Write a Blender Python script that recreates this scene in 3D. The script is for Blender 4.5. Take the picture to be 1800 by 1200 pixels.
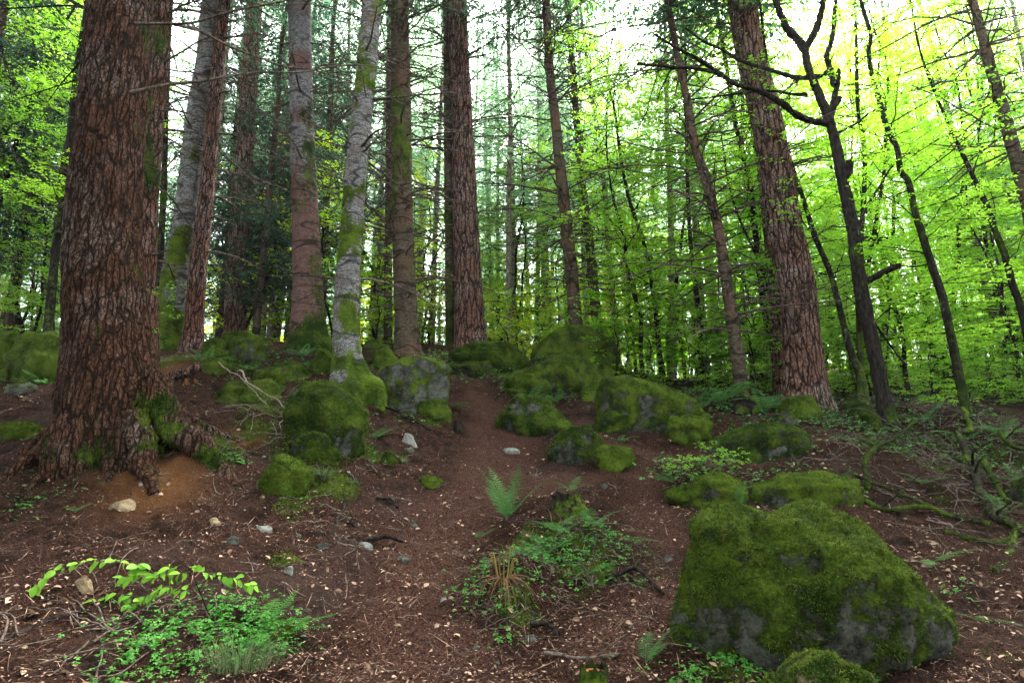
import bpy, math, time
import numpy as np
from mathutils import Vector

for o in list(bpy.data.objects):
    bpy.data.objects.remove(o)
SC = bpy.context.scene
T0 = time.time()

# ------------------------------------------------------------------ camera
F = 1100.0                      # focal length in pixels of an 1800 px wide picture
PITCH = math.radians(13.0)
CAMZ = 1.5
cam_data = bpy.data.cameras.new('camera')
cam = bpy.data.objects.new('camera', cam_data)
SC.collection.objects.link(cam)
cam.location = (0, 0, CAMZ)
cam.rotation_euler = (math.radians(90) + PITCH, 0, 0)
cam_data.sensor_width = 36.0
cam_data.lens = 36.0 * F / 1800.0
cam_data.clip_start = 0.05
cam_data.clip_end = 600
SC.camera = cam

# ------------------------------------------------------------------ light
SUN_EL, SUN_AZ = math.radians(52), math.radians(28)     # azimuth measured from +Y towards +X
world = bpy.data.worlds.new('World')
SC.world = world
world.use_nodes = True
wn = world.node_tree
bg = wn.nodes['Background']
sky = wn.nodes.new('ShaderNodeTexSky')
sky.sky_type = 'NISHITA'
sky.sun_disc = False
sky.sun_elevation = SUN_EL
sky.sun_rotation = SUN_AZ
sky.air_density = 1.0
sky.dust_density = 4.0
sky.ozone_density = 1.0
hsv = wn.nodes.new('ShaderNodeHueSaturation')
hsv.inputs['Saturation'].default_value = 0.26
wn.links.new(sky.outputs[0], hsv.inputs['Color'])
wn.links.new(hsv.outputs[0], bg.inputs['Color'])
bg.inputs['Strength'].default_value = 0.15
sun_data = bpy.data.lights.new('sun', 'SUN')
sun_data.energy = 4.6
sun_data.angle = math.radians(10)
sun_data.color = (1.0, 0.96, 0.88)
sun = bpy.data.objects.new('sun', sun_data)
SC.collection.objects.link(sun)
sd = Vector((math.sin(SUN_AZ) * math.cos(SUN_EL), math.cos(SUN_AZ) * math.cos(SUN_EL), math.sin(SUN_EL)))
sun.rotation_euler = sd.to_track_quat('Z', 'Y').to_euler()
SC.view_settings.view_transform = 'Standard'
SC.view_settings.look = 'None'
SC.view_settings.exposure = 3.78
SC.view_settings.gamma = 1.0
SC.render.engine = 'CYCLES'
SC.cycles.max_bounces = 7
SC.cycles.diffuse_bounces = 4
SC.cycles.transmission_bounces = 4
SC.cycles.use_denoising = True
SC.cycles.caustics_reflective = False
SC.cycles.caustics_refractive = False
SC.cycles.use_adaptive_sampling = True
SC.cycles.adaptive_threshold = 0.02

# ------------------------------------------------------------------ noise
_rs = np.random.RandomState(7)
_perm = np.arange(256); _rs.shuffle(_perm); _perm = np.concatenate([_perm, _perm, _perm])
_g = _rs.normal(size=(256, 3)); _g /= np.linalg.norm(_g, axis=1)[:, None]

def noise3(p):
    p = np.asarray(p, dtype=np.float64)
    i = np.floor(p).astype(np.int64); f = p - i; i &= 255
    u = f * f * f * (f * (f * 6 - 15) + 10)
    r = 0.0
    for dx in (0, 1):
        wx = u[:, 0] if dx else 1 - u[:, 0]
        for dy in (0, 1):
            wy = u[:, 1] if dy else 1 - u[:, 1]
            for dz in (0, 1):
                wz = u[:, 2] if dz else 1 - u[:, 2]
                h = _perm[_perm[_perm[(i[:, 0] + dx) & 255] + ((i[:, 1] + dy) & 255)] + ((i[:, 2] + dz) & 255)]
                g = _g[h]
                r = r + wx * wy * wz * (g[:, 0] * (f[:, 0] - dx) + g[:, 1] * (f[:, 1] - dy) + g[:, 2] * (f[:, 2] - dz))
    return r * 1.5

def fbm(p, s=1.0, oct=4, gain=0.5):
    p = np.asarray(p) * s
    r, a = 0.0, 1.0
    for k in range(oct):
        r = r + a * noise3(p + 17.3 * k); p = p * 2.03; a *= gain
    return r

def sstep(a, b, x):
    t = np.clip((x - a) / (b - a), 0, 1)
    return t * t * (3 - 2 * t)

# ------------------------------------------------------------------ picture <-> place
CP, SP = math.cos(PITCH), math.sin(PITCH)

def ray(px, py):
    dx, dy = (px - 900.0) / F, (600.0 - py) / F
    return np.array([dx, CP - dy * SP, SP + dy * CP])

def P(px, py, Y):
    r = ray(px, py)
    return np.array([0, 0, CAMZ]) + r * (Y / r[1])

def mpp(py, Y):                 # metres per picture pixel at ground distance Y
    return Y / ray(900, py)[1] / F

# ------------------------------------------------------------------ terrain
_ctrl = []
def _row(pts):
    for px, py, Y in pts:
        q = P(px, py, Y); _ctrl.append((px, Y, q[2]))
_row([(0, 1200, 3.6), (450, 1200, 3.9), (900, 1200, 4.1), (1350, 1200, 4.2), (1800, 1200, 4.3)])
_row([(0, 1000, 4.9), (450, 1000, 5.3), (900, 1000, 5.9), (1350, 1010, 6.0), (1800, 1000, 6.3)])
_row([(0, 890, 6.2), (250, 880, 6.3), (450, 890, 6.6), (900, 900, 7.4), (1300, 890, 7.6), (1800, 890, 8.0)])
_row([(60, 800, 7.2), (300, 800, 7.2), (480, 800, 7.9), (900, 800, 9.4), (1300, 805, 9.6), (1550, 800, 9.2), (1800, 800, 9.8)])
_row([(0, 700, 9.0), (430, 710, 9.6), (650, 710, 10.4), (850, 710, 11.6), (1030, 700, 11.8), (1300, 715, 11.4), (1500, 742, 10.6), (1700, 745, 11.0), (1800, 745, 12.0)])
_row([(0, 640, 11.8), (330, 622, 12.0), (550, 622, 12.6), (800, 628, 14.2), (980, 650, 14.8), (1120, 676, 14.4), (1400, 705, 13.6), (1600, 716, 13.5), (1800, 716, 14.5)])
_row([(0, 610, 15.0), (450, 606, 16.0), (800, 612, 17.0), (1100, 655, 18.0), (1400, 690, 17.0), (1600, 694, 17.0), (1800, 690, 18.0)])
for px in (0, 450, 900): _ctrl += [(px, 30, 5.4), (px, 60, 6.2), (px, 200, 14.0)]
_row([(1350, 664, 26), (1800, 646, 26), (1350, 648, 40), (1800, 628, 40)])
for px in (1350, 1800): _ctrl += [(px, 200, 30.0)]
for px in (0, 900, 1800): _ctrl += [(px, 2.2, 0.02), (px, 1.2, -0.05)]
_ctrl = np.array(_ctrl)
def _uv(az, Y): return np.stack([az * 2.2, np.log(Y) * 1.6], -1)
_cu = _uv(np.arctan((_ctrl[:, 0] - 900) / F), _ctrl[:, 1])
def _phi(d): return np.where(d > 1e-9, d * d * np.log(d + 1e-12), 0)
_n = len(_cu)
_K = _phi(np.linalg.norm(_cu[:, None] - _cu[None], axis=2)) + np.eye(_n) * 0.004
_Pm = np.hstack([np.ones((_n, 1)), _cu])
_A = np.block([[_K, _Pm], [_Pm.T, np.zeros((3, 3))]])
_w = np.linalg.solve(_A, np.concatenate([_ctrl[:, 2], [0, 0, 0]]))

BUMPS = []      # (x, y, radius, height)

def ground(x, y, fine=True):
    x = np.atleast_1d(np.asarray(x, float)); y = np.atleast_1d(np.asarray(y, float))
    d = np.hypot(x, y)
    az = np.arctan2(x, y)
    azc = np.clip(az, -0.92, 0.92)
    yy = np.clip(d * np.cos(azc), 1.2, 200)
    q = _uv(azc, yy)
    z = np.empty(len(x))
    for s in range(0, len(x), 20000):
        e = s + 20000
        dd = np.linalg.norm(q[s:e, None] - _cu[None], axis=2)
        z[s:e] = _phi(dd) @ _w[:_n] + _w[_n] + q[s:e] @ _w[_n + 1:]
    back = sstep(1.1, 2.4, np.abs(az))
    z = z * (1 - back) + back * (-0.06 * np.minimum(d, 40))
    z = z * sstep(0.3, 1.5, d)
    for bx, by, r, h in BUMPS:
        m = np.hypot(x - bx, y - by) < 3 * r
        if m.any(): z[m] += h * np.exp(-(((x[m] - bx) ** 2 + (y[m] - by) ** 2) / (r * r)))
    if fine:
        p = np.stack([x, y, np.zeros_like(x)], -1)
        z += 0.10 * fbm(p, 0.55, 3) * sstep(1, 5, d)
        near = d < 26
        if near.any():
            pn = p[near]
            z[near] += 0.055 * fbm(pn, 2.6, 3) + 0.020 * fbm(pn, 11.0, 4, .6)
    return z

def hit(px, py, y0=2.0, y1=60.0):
    r = ray(px, py)
    ys = np.geomspace(y0, y1, 500)
    q = np.array([0, 0, CAMZ])[None] + r[None] * (ys / r[1])[:, None]
    dz = q[:, 2] - ground(q[:, 0], q[:, 1])
    k = np.nonzero(dz < 0)[0]
    if len(k) == 0: return q[-1]
    k = max(k[0], 1)
    t = dz[k - 1] / (dz[k - 1] - dz[k] + 1e-9)
    return q[k - 1] * (1 - t) + q[k] * t

def gz(x, y): return float(ground(x, y)[0])

# raised hummocks (where, how wide in metres, how high)
for px, py, r, h in [(960, 940, .48, .28), (1040, 990, .42, .24), (905, 1035, .32, .20), (230, 790, 0.8, .14), (540, 800, .5, .16),
                     (430, 745, .6, .14), (480, 690, .7, .10), (1230, 850, .5, .14), (870, 640, 1.0, .18), (960, 668, .8, .22),
                     (330, 660, .8, .20), (1700, 760, .9, .22), (1780, 790, .8, .2), (560, 705, .8, .12), (1320, 700, .8, .12),
                     (360, 850, .4, .10), (350, 815, .42, .17), (70, 815, .5, .12), (1440, 850, .5, .12)]:
    q = hit(px, py); BUMPS.append((q[0], q[1] + r * .4, r, h))

# ------------------------------------------------------------------ mesh building
class MB:
    def __init__(s): s.v, s.f4, s.f3, s.a, s.n, s.b = [], [], [], [], 0, []
    def add(s, v, f, tint=0.0, b=0.0):
        v = np.asarray(v, float).reshape(-1, 3); f = np.asarray(f, np.int64)
        (s.f4 if f.shape[1] == 4 else s.f3).append(f + s.n)
        s.v.append(v); s.n += len(v)
        s.a.append(np.broadcast_to(np.asarray(tint, float), (len(v),)))
        s.b.append(np.broadcast_to(np.asarray(b, float), (len(v),)))
        return s
    def mesh(s, name, smooth=True):
        me = bpy.data.meshes.new(name)
        v = np.concatenate(s.v)
        f4 = np.concatenate(s.f4) if s.f4 else np.zeros((0, 4), np.int64)
        f3 = np.concatenate(s.f3) if s.f3 else np.zeros((0, 3), np.int64)
        me.vertices.add(len(v)); me.vertices.foreach_set('co', v.astype(np.float32).ravel())
        nl = f4.size + f3.size
        me.loops.add(nl)
        me.loops.foreach_set('vertex_index', np.concatenate([f4.ravel(), f3.ravel()]).astype(np.int32))
        st = np.concatenate([np.arange(len(f4)) * 4, f4.size + np.arange(len(f3)) * 3]).astype(np.int32)
        me.polygons.add(len(st)); me.polygons.foreach_set('loop_start', st)
        me.polygons.foreach_set('use_smooth', np.full(len(st), smooth))
        me.update(calc_edges=True)
        for nm, arr in (('tint', s.a), ('moss', s.b)):
            at = me.attributes.new(nm, 'FLOAT', 'POINT')
            at.data.foreach_set('value', np.concatenate(arr).astype(np.float32))
        return me

def link(name, me, mat=None, parent=None, loc=None, **props):
    o = bpy.data.objects.new(name, me)
    SC.collection.objects.link(o)
    if me is not None and mat is not None and not me.materials: me.materials.append(mat)
    if parent is not None: o.parent = parent
    if loc is not None: o.location = loc
    for k, v in props.items():
        if v: o[k] = v
    return o

def thing(name, label, cat, loc=(0, 0, 0), rz=0, group=None):
    o = link(name, None, loc=loc, label=label, category=cat, group=group)
    o.rotation_euler = (0, 0, rz)
    return o

def smooth_path(pts, n):
    pts = np.asarray(pts, float)
    if len(pts) < 3:
        t = np.linspace(0, 1, n)[:, None]; return pts[0] * (1 - t) + pts[-1] * t
    pp = np.vstack([2 * pts[0] - pts[1], pts, 2 * pts[-1] - pts[-2]])
    k = len(pts) - 1
    t = np.linspace(0, k, n); i = np.minimum(t.astype(int), k - 1); f = (t - i)[:, None]
    a, b, c, d = pp[i], pp[i + 1], pp[i + 2], pp[i + 3]
    return 0.5 * (2 * b + (c - a) * f + (2 * a - 5 * b + 4 * c - d) * f ** 2 + (3 * b - a - 3 * c + d) * f ** 3)

def frames(c):
    t = np.gradient(c, axis=0); t /= np.linalg.norm(t, axis=1)[:, None] + 1e-12
    m = np.abs(t.mean(0))
    ref = np.eye(3)[np.argmin(m)]
    u = np.cross(t, ref); u /= np.linalg.norm(u, axis=1)[:, None] + 1e-12
    return t, u, np.cross(t, u)

def tube(mb, c, r, seg=6, tint=0.0, rfun=None, b=0.0, cap=True):
    c = np.asarray(c, float); n = len(c); r = np.broadcast_to(np.asarray(r, float), (n,))
    t, u, w = frames(c)
    th = np.arange(seg) * 2 * math.pi / seg
    R = np.repeat(r[:, None], seg, 1)
    if rfun is not None: R = rfun(R, th, c, u, w)
    v = c[:, None] + R[..., None] * (np.cos(th)[None, :, None] * u[:, None] + np.sin(th)[None, :, None] * w[:, None])
    v = v.reshape(-1, 3)
    i = np.arange(n - 1)[:, None] * seg; j = np.arange(seg)[None]; k = (j + 1) % seg
    f = np.stack([i + j, i + k, i + seg + k, i + seg + j], -1).reshape(-1, 4)
    bb = b(v) if callable(b) else b
    if cap:
        base = (n - 1) * seg
        v = np.vstack([v, c[-1] + t[-1] * r[-1] * .3])
        tri = np.stack([base + np.arange(seg), base + (np.arange(seg) + 1) % seg, np.full(seg, len(v) - 1)], -1)
        if np.ndim(bb): bb = np.append(bb, bb[-1])
        mb.f3.append(tri + mb.n)
    mb.add(v, f, tint, bb)

def blades(mb, base, d, side, L, W, tint, b=0.0, fold=None):
    """leaf shaped rhombi: two triangles each"""
    L = np.asarray(L)[:, None]; W = np.asarray(W)[:, None]
    m = base + d * L * .45
    up = 0 if fold is None else fold * W * .35
    v = np.stack([base, m + side * W * .5 + up, base + d * L, m - side * W * .5 + up], 1).reshape(-1, 3)
    i = np.arange(len(base))[:, None] * 4
    f = np.concatenate([i + [0, 1, 2], i + [0, 2, 3]], 0)
    mb.add(v, f, np.repeat(np.broadcast_to(tint, (len(base),)), 4), b)

def unit(v): return v / (np.linalg.norm(v, axis=-1, keepdims=True) + 1e-9)

# ------------------------------------------------------------------ materials
class NT:
    def __init__(s, name):
        s.m = bpy.data.materials.new(name); s.m.use_nodes = True
        s.t = s.m.node_tree; s.t.nodes.clear()
        s.out = s.n('ShaderNodeOutputMaterial')
    def n(s, k, **kw):
        o = s.t.nodes.new(k)
        for a, b in kw.items(): setattr(o, a, b)
        return o
    def put(s, sock, v):
        if isinstance(v, bpy.types.NodeSocket): s.t.links.new(v, sock)
        elif isinstance(v, (tuple, list)) and len(v) == 3 and sock.type == 'RGBA': sock.default_value = (*v, 1)
        else: sock.default_value = v
    def coord(s, kind='Object', scale=(1, 1, 1)):
        tc = s.n('ShaderNodeTexCoord'); mp = s.n('ShaderNodeMapping')
        s.t.links.new(tc.outputs[kind], mp.inputs['Vector']); mp.inputs['Scale'].default_value = scale
        return mp.outputs[0]
    def noise(s, vec, scale, detail=4, rough=.55, dist=0.0, col=False):
        o = s.n('ShaderNodeTexNoise'); s.put(o.inputs['Vector'], vec)
        o.inputs['Scale'].default_value = scale; o.inputs['Detail'].default_value = detail
        o.inputs['Roughness'].default_value = rough; o.inputs['Distortion'].default_value = dist
        return o.outputs['Color' if col else 'Fac']
    def vor(s, vec, scale, feature='F1', out='Distance', rnd=1.0):
        o = s.n('ShaderNodeTexVoronoi', feature=feature); s.put(o.inputs['Vector'], vec)
        o.inputs['Scale'].default_value = scale; o.inputs['Randomness'].default_value = rnd
        return o.outputs[out]
    def math(s, op, a, b=0.0, clamp=False):
        o = s.n('ShaderNodeMath', operation=op, use_clamp=clamp); s.put(o.inputs[0], a); s.put(o.inputs[1], b)
        return o.outputs[0]
    def vmath(s, op, a, b):
        o = s.n('ShaderNodeVectorMath', operation=op); s.put(o.inputs[0], a); s.put(o.inputs[1], b)
        return o.outputs[0]
    def ramp(s, f, a, b, lo=0.0, hi=1.0):
        o = s.n('ShaderNodeMapRange', interpolation_type='SMOOTHSTEP'); s.put(o.inputs[0], f)
        for i, v in zip((1, 2, 3, 4), (a, b, lo, hi)): o.inputs[i].default_value = v
        return o.outputs[0]
    def mix(s, f, a, b):
        o = s.n('ShaderNodeMix', data_type='RGBA'); s.put(o.inputs[0], f); s.put(o.inputs[6], a); s.put(o.inputs[7], b)
        return o.outputs[2]
    def attr(s, name):
        o = s.n('ShaderNodeAttribute'); o.attribute_name = name; return o.outputs['Fac']
    def bump(s, h, dist, strength=1.0, nrm=None):
        o = s.n('ShaderNodeBump'); o.inputs['Strength'].default_value = strength; o.inputs['Distance'].default_value = dist
        s.put(o.inputs['Height'], h)
        if nrm is not None: s.put(o.inputs['Normal'], nrm)
        return o.outputs[0]
    def surf(s, col, rough=.9, nrm=None, spec=.25):
        spec *= .15
        o = s.n('ShaderNodeBsdfPrincipled'); s.put(o.inputs['Base Color'], col); s.put(o.inputs['Roughness'], rough)
        o.inputs['Specular IOR Level'].default_value = spec
        if nrm is not None: s.put(o.inputs['Normal'], nrm)
        s.t.links.new(o.outputs[0], s.out.inputs[0]); return s.m

def leaf_mat(name, c1, c2, trans, tcol=None, rough=.6):
    s = NT(name)
    t = s.attr('tint')
    col = s.mix(t, c1, c2)
    tc = s.mix(t, tcol[0], tcol[1]) if tcol else col
    d = s.n('ShaderNodeBsdfDiffuse'); s.put(d.inputs[0], col)
    tr = s.n('ShaderNodeBsdfTranslucent'); s.put(tr.inputs[0], tc)
    g = s.n('ShaderNodeBsdfGlossy'); g.inputs['Roughness'].default_value = .45; s.put(g.inputs[0], (.5, .5, .5))
    m1 = s.n('ShaderNodeMixShader'); m1.inputs[0].default_value = trans
    s.t.links.new(d.outputs[0], m1.inputs[1]); s.t.links.new(tr.outputs[0], m1.inputs[2])
    m2 = s.n('ShaderNodeMixShader'); m2.inputs[0].default_value = .012
    s.t.links.new(m1.outputs[0], m2.inputs[1]); s.t.links.new(g.outputs[0], m2.inputs[2])
    s.t.links.new(m2.outputs[0], s.out.inputs[0])
    return s.m

MOSS1, MOSS2 = (.008, .018, .003), (.068, .102, .010)

def moss_col(s, vec):
    n = s.noise(vec, 3.0, 3, .6); n2 = s.noise(vec, 26.0, 6, .8)
    oi = s.n('ShaderNodeObjectInfo').outputs['Random']
    f = s.math('ADD', s.math('MULTIPLY', n, .65), s.math('MULTIPLY', n2, .6))
    f = s.math('ADD', f, s.math('MULTIPLY', s.math('SUBTRACT', oi, .5), .14))
    c = s.mix(s.ramp(f, .48, .84), MOSS1, MOSS2)
    br = s.ramp(s.noise(vec, 8.0, 4, .7), .60, .70)
    return s.mix(s.math('MULTIPLY', br, .55), c, (.085, .055, .018))

def bark_douglas(name, deep, plate, grey, greyamt=.3, scale=15.0, dist=.03):
    s = NT(name)
    v = s.coord('Object')
    w = s.noise(v, 3.0, 3, .6, col=True); w2 = s.noise(v, 14.0, 3, .6, col=True)
    vv = s.vmath('ADD', s.vmath('ADD', v, s.vmath('MULTIPLY', w, (.10, .10, .25))), s.vmath('MULTIPLY', w2, (.030, .030, .10)))
    e = s.vor(s.vmath('MULTIPLY', vv, (1, 1, .14)), scale, 'DISTANCE_TO_EDGE')
    e2 = s.vor(s.vmath('MULTIPLY', vv, (1, 1, .45)), scale * 2.1, 'DISTANCE_TO_EDGE')
    crack = s.math('MULTIPLY', s.ramp(e, .0, .17), s.ramp(e2, -.08, .15))
    flake = s.noise(s.vmath('MULTIPLY', vv, (1, 1, .6)), 34.0, 6, .72)
    fine = s.noise(s.vmath('MULTIPLY', v, (1, 1, .45)), 110.0, 4, .7)
    big = s.noise(v, 1.3, 3, .6)
    col = s.mix(s.ramp(flake, .35, .68), [c * .55 for c in plate], [c * 1.25 for c in plate])
    gr = s.math('MULTIPLY', s.ramp(big, .52 - .25 * greyamt, .75 - .25 * greyamt), s.ramp(flake, .42, .62))
    col = s.mix(gr, col, grey)
    col = s.mix(crack, deep, col)  # dark crack tone also stands in for fissure shade the bump lacks
    ms = s.math('ADD', s.attr('moss'), s.math('SUBTRACT', s.math('MULTIPLY', s.noise(v, 16, 4, .7), .9), .45))
    col = s.mix(s.ramp(ms, .42, .62), col, moss_col(s, v))
    h = s.math('ADD', s.math('MULTIPLY', crack, 1.0), s.math('ADD', s.math('MULTIPLY', flake, .55), s.math('MULTIPLY', fine, .22)))
    return s.surf(col, .92, s.bump(h, dist, 1.0), .2)

def bark_smooth(name, dark, pale, red, redamt=.2):
    s = NT(name)
    v = s.coord('Object')
    w = s.noise(v, 5.0, 3, .6, col=True)
    vv = s.vmath('ADD', v, s.vmath('MULTIPLY', w, (.08, .08, .08)))
    hz = s.noise(s.vmath('MULTIPLY', vv, (1, 1, 4.5)), 9.0, 5, .7)
    sp = s.noise(vv, 42.0, 4, .65)
    big = s.noise(v, 1.1, 3, .6)
    f = s.math('ADD', s.math('MULTIPLY', hz, .6), s.math('MULTIPLY', sp, .45))
    col = s.mix(s.ramp(f, .40, .66), dark, pale)
    big = s.math('ADD', big, s.math('MULTIPLY', s.attr('tint'), .4))
    col = s.mix(s.math('MULTIPLY', s.ramp(big, .62 - .35 * redamt, .78 - .35 * redamt), s.ramp(sp, .38, .56)), col, red)
    zb = s.noise(s.vmath('MULTIPLY', vv, (.25, .25, 1)), 1.9, 1, .4)
    ring = s.ramp(s.math('ABSOLUTE', s.math('SUBTRACT', zb, .5)), .016, .004)
    col = s.mix(s.math('MULTIPLY', ring, .75), col, (.012, .010, .008))
    blot = s.ramp(s.noise(vv, 7.0, 4, .7), .54, .64)
    col = s.mix(s.math('MULTIPLY', blot, .6), col, [c * .6 for c in dark])
    ms = s.math('ADD', s.attr('moss'), s.math('SUBTRACT', s.math('MULTIPLY', s.noise(v, 12, 5, .7), 1.0), .5))
    col = s.mix(s.ramp(ms, .40, .60), col, moss_col(s, v))
    h = s.math('SUBTRACT', s.math('ADD', f, s.math('MULTIPLY', s.ramp(ms, .4, .6), .5)), s.math('MULTIPLY', ring, .6))
    return s.surf(col, .9, s.bump(h, .014, 1.0), .2)

def bark_plain(name, a, b):
    s = NT(name)
    v = s.coord('Object')
    n = s.noise(s.vmath('MULTIPLY', v, (1, 1, .35)), 26.0, 5, .7)
    col = s.mix(s.ramp(n, .35, .65), a, b)
    ms = s.math('ADD', s.attr('moss'), s.math('SUBTRACT', s.math('MULTIPLY', s.noise(v, 14, 5, .7), 1.0), .5))
    col = s.mix(s.ramp(ms, .40, .60), col, moss_col(s, v))
    return s.surf(col, .92, s.bump(n, .015, 1.0), .2)

def rock_mat(name='rock', lo=(.010, .010, .009), hi=(.080, .083, .066)):
    s = NT(name)
    v = s.coord('Object')
    n1 = s.noise(v, 5.0, 6, .68); n2 = s.noise(v, 34.0, 5, .72); n3 = s.noise(v, 150, 3, .6)
    f = s.math('ADD', s.math('MULTIPLY', n1, .6), s.math('MULTIPLY', n2, .42))
    col = s.mix(s.ramp(f, .36, .66), lo, hi)
    li = s.ramp(s.noise(v, 3.2, 5, .75), .62, .74)
    col = s.mix(s.math('MULTIPLY', li, s.ramp(n2, .35, .6)), col, [min(.5, c * 2.6) for c in hi])
    fz = s.math('ADD', s.math('MULTIPLY', s.noise(v, 7, 4, .7), .75), s.math('MULTIPLY', n2, .45))
    ms = s.math('ADD', s.attr('moss'), s.math('MULTIPLY', s.math('SUBTRACT', fz, .6), 1.9))
    mm = s.ramp(ms, .34, .60)
    mc = moss_col(s, v)
    col = s.mix(mm, col, mc)
    tuft = s.noise(v, 60, 4, .75)
    h = s.math('ADD', s.math('ADD', s.math('MULTIPLY', n1, .7), s.math('MULTIPLY', n2, .3)),
               s.math('MULTIPLY', mm, s.math('ADD', s.math('MULTIPLY', tuft, .8), .25)))
    h = s.math('ADD', h, s.math('MULTIPLY', n3, .08))
    return s.surf(col, s.ramp(mm, 0, 1, .8, .97), s.bump(h, .035, 1.0), .2)

def ground_mat():
    s = NT('forest_floor')
    v = s.coord('Object')
    big = s.noise(v, .55, 4, .6); mid = s.noise(v, 5.0, 5, .65); fine = s.noise(v, 48.0, 5, .8); vf = s.noise(v, 170.0, 3, .7)
    w = s.vmath('ADD', v, s.vmath('MULTIPLY', s.noise(v, 9, 3, .6, col=True), (.25, .25, .25)))
    needle = s.noise(s.vmath('MULTIPLY', w, (1, 3.5, 1)), 60.0, 4, .8)
    col = s.mix(s.ramp(fine, .34, .66), (.004, .0022, .0018), (.048, .022, .0145))
    col = s.mix(s.math('MULTIPLY', s.ramp(needle, .53, .66), .8), col, (.18, .098, .068))
    col = s.mix(s.math('MULTIPLY', s.ramp(mid, .46, .64), .75), col, (.009, .0055, .0045))
    col = s.mix(s.math('MULTIPLY', s.attr('tint'), s.ramp(fine, .25, .6, .45, .95)), col, (.16, .070, .024))
    col = s.mix(s.math('MULTIPLY', s.ramp(big, .50, .68), .35), col, (.06, .042, .036))
    sp = s.vor(w, 38.0, 'F1')
    col = s.mix(s.math('MULTIPLY', s.ramp(sp, .16, .06), s.ramp(s.noise(v, 21, 2), .5, .6)), col, (.34, .24, .20))
    pth = s.ramp(s.math('ADD', s.math('MULTIPLY', s.attr('moss'), -1.0), s.math('MULTIPLY', s.math('SUBTRACT', mid, .5), .8)), .25, .75)
    pc = s.mix(s.ramp(fine, .36, .62), (.014, .008, .006), (.125, .062, .044))
    col = s.mix(s.math('MULTIPLY', pth, .7), col, pc)
    fz = s.math('ADD', s.math('MULTIPLY', s.noise(v, 6, 5, .75), .7), s.math('MULTIPLY', fine, .5))
    ms = s.math('ADD', s.attr('moss'), s.math('SUBTRACT', fz, .6))
    mm = s.ramp(ms, .42, .60)
    col = s.mix(mm, col, moss_col(s, v))
    h = s.math('ADD', s.math('ADD', s.math('MULTIPLY', fine, .6), s.math('MULTIPLY', mid, .5)), s.math('MULTIPLY', vf, .25))
    h = s.math('ADD', h, s.math('MULTIPLY', mm, .3))
    return s.surf(col, .95, s.bump(h, .11, 1.0), .15)

M = dict(
    fir=bark_douglas('douglas_bark', (.012, .007, .006), (.165, .072, .048), (.23, .185, .165), .55),
    fir_near=bark_douglas('old_douglas_bark', (.012, .007, .005), (.090, .042, .026), (.165, .135, .115), .28, 14.0, .045),
    fir_pale=bark_douglas('pale_douglas_bark', (.020, .013, .011), (.235, .125, .094), (.32, .27, .24), .4, 11.0, .05),
    silver=bark_smooth('silver_fir_bark', (.026, .023, .021), (.20, .195, .19), (.09, .05, .036), .25),
    silver_red=bark_smooth('reddish_fir_bark', (.030, .026, .027), (.20, .19, .195), (.105, .042, .030), .3),
    spruce=bark_smooth('spruce_bark', (.024, .018, .012), (.10, .078, .055), (.11, .06, .04), .4),
    dark=bark_plain('dark_bark', (.004, .0035, .003), (.026, .021, .017)),
    grey=bark_plain('grey_bark', (.09, .07, .06), (.26, .21, .185)),
    twig=bark_plain('dead_twig', (.030, .022, .018), (.11, .085, .068)),
    pale_twig=bark_plain('pale_twig', (.07, .055, .045), (.21, .17, .14)),
    rock=rock_mat(), pale_rock=rock_mat('pale_rock', (.05, .048, .040), (.21, .215, .195)),
    tan_rock=rock_mat('tan_rock', (.08, .055, .032), (.22, .17, .10)),
    ground=ground_mat(),
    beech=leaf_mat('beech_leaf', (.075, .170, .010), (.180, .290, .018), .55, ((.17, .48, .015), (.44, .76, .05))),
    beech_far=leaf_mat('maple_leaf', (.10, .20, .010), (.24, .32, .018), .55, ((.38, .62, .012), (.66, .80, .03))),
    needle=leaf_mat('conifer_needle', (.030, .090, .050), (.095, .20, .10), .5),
    needle_light=leaf_mat('needle_painted_light', (.035, .10, .050), (.10, .20, .10), .6, ((.16, .36, .18), (.42, .64, .36))),  # brightened copy of needle: backlight and pale distance put into its colour
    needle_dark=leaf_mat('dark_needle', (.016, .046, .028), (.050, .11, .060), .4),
    fern=leaf_mat('fern_leaf', (.035, .110, .028), (.10, .23, .060), .4),
    sorrel=leaf_mat('sorrel_leaf', (.030, .120, .018), (.075, .23, .035), .35),
    moss=leaf_mat('moss_tuft', (.007, .017, .003), (.082, .118, .012), .2),
    seed=leaf_mat('young_leaf', (.10, .25, .02), (.20, .40, .04), .45),
    grass=leaf_mat('grass_blade', (.03, .075, .018), (.14, .17, .085), .3),
    litter=leaf_mat('dead_leaf', (.060, .028, .020), (.42, .28, .19), .1),
)

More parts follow.
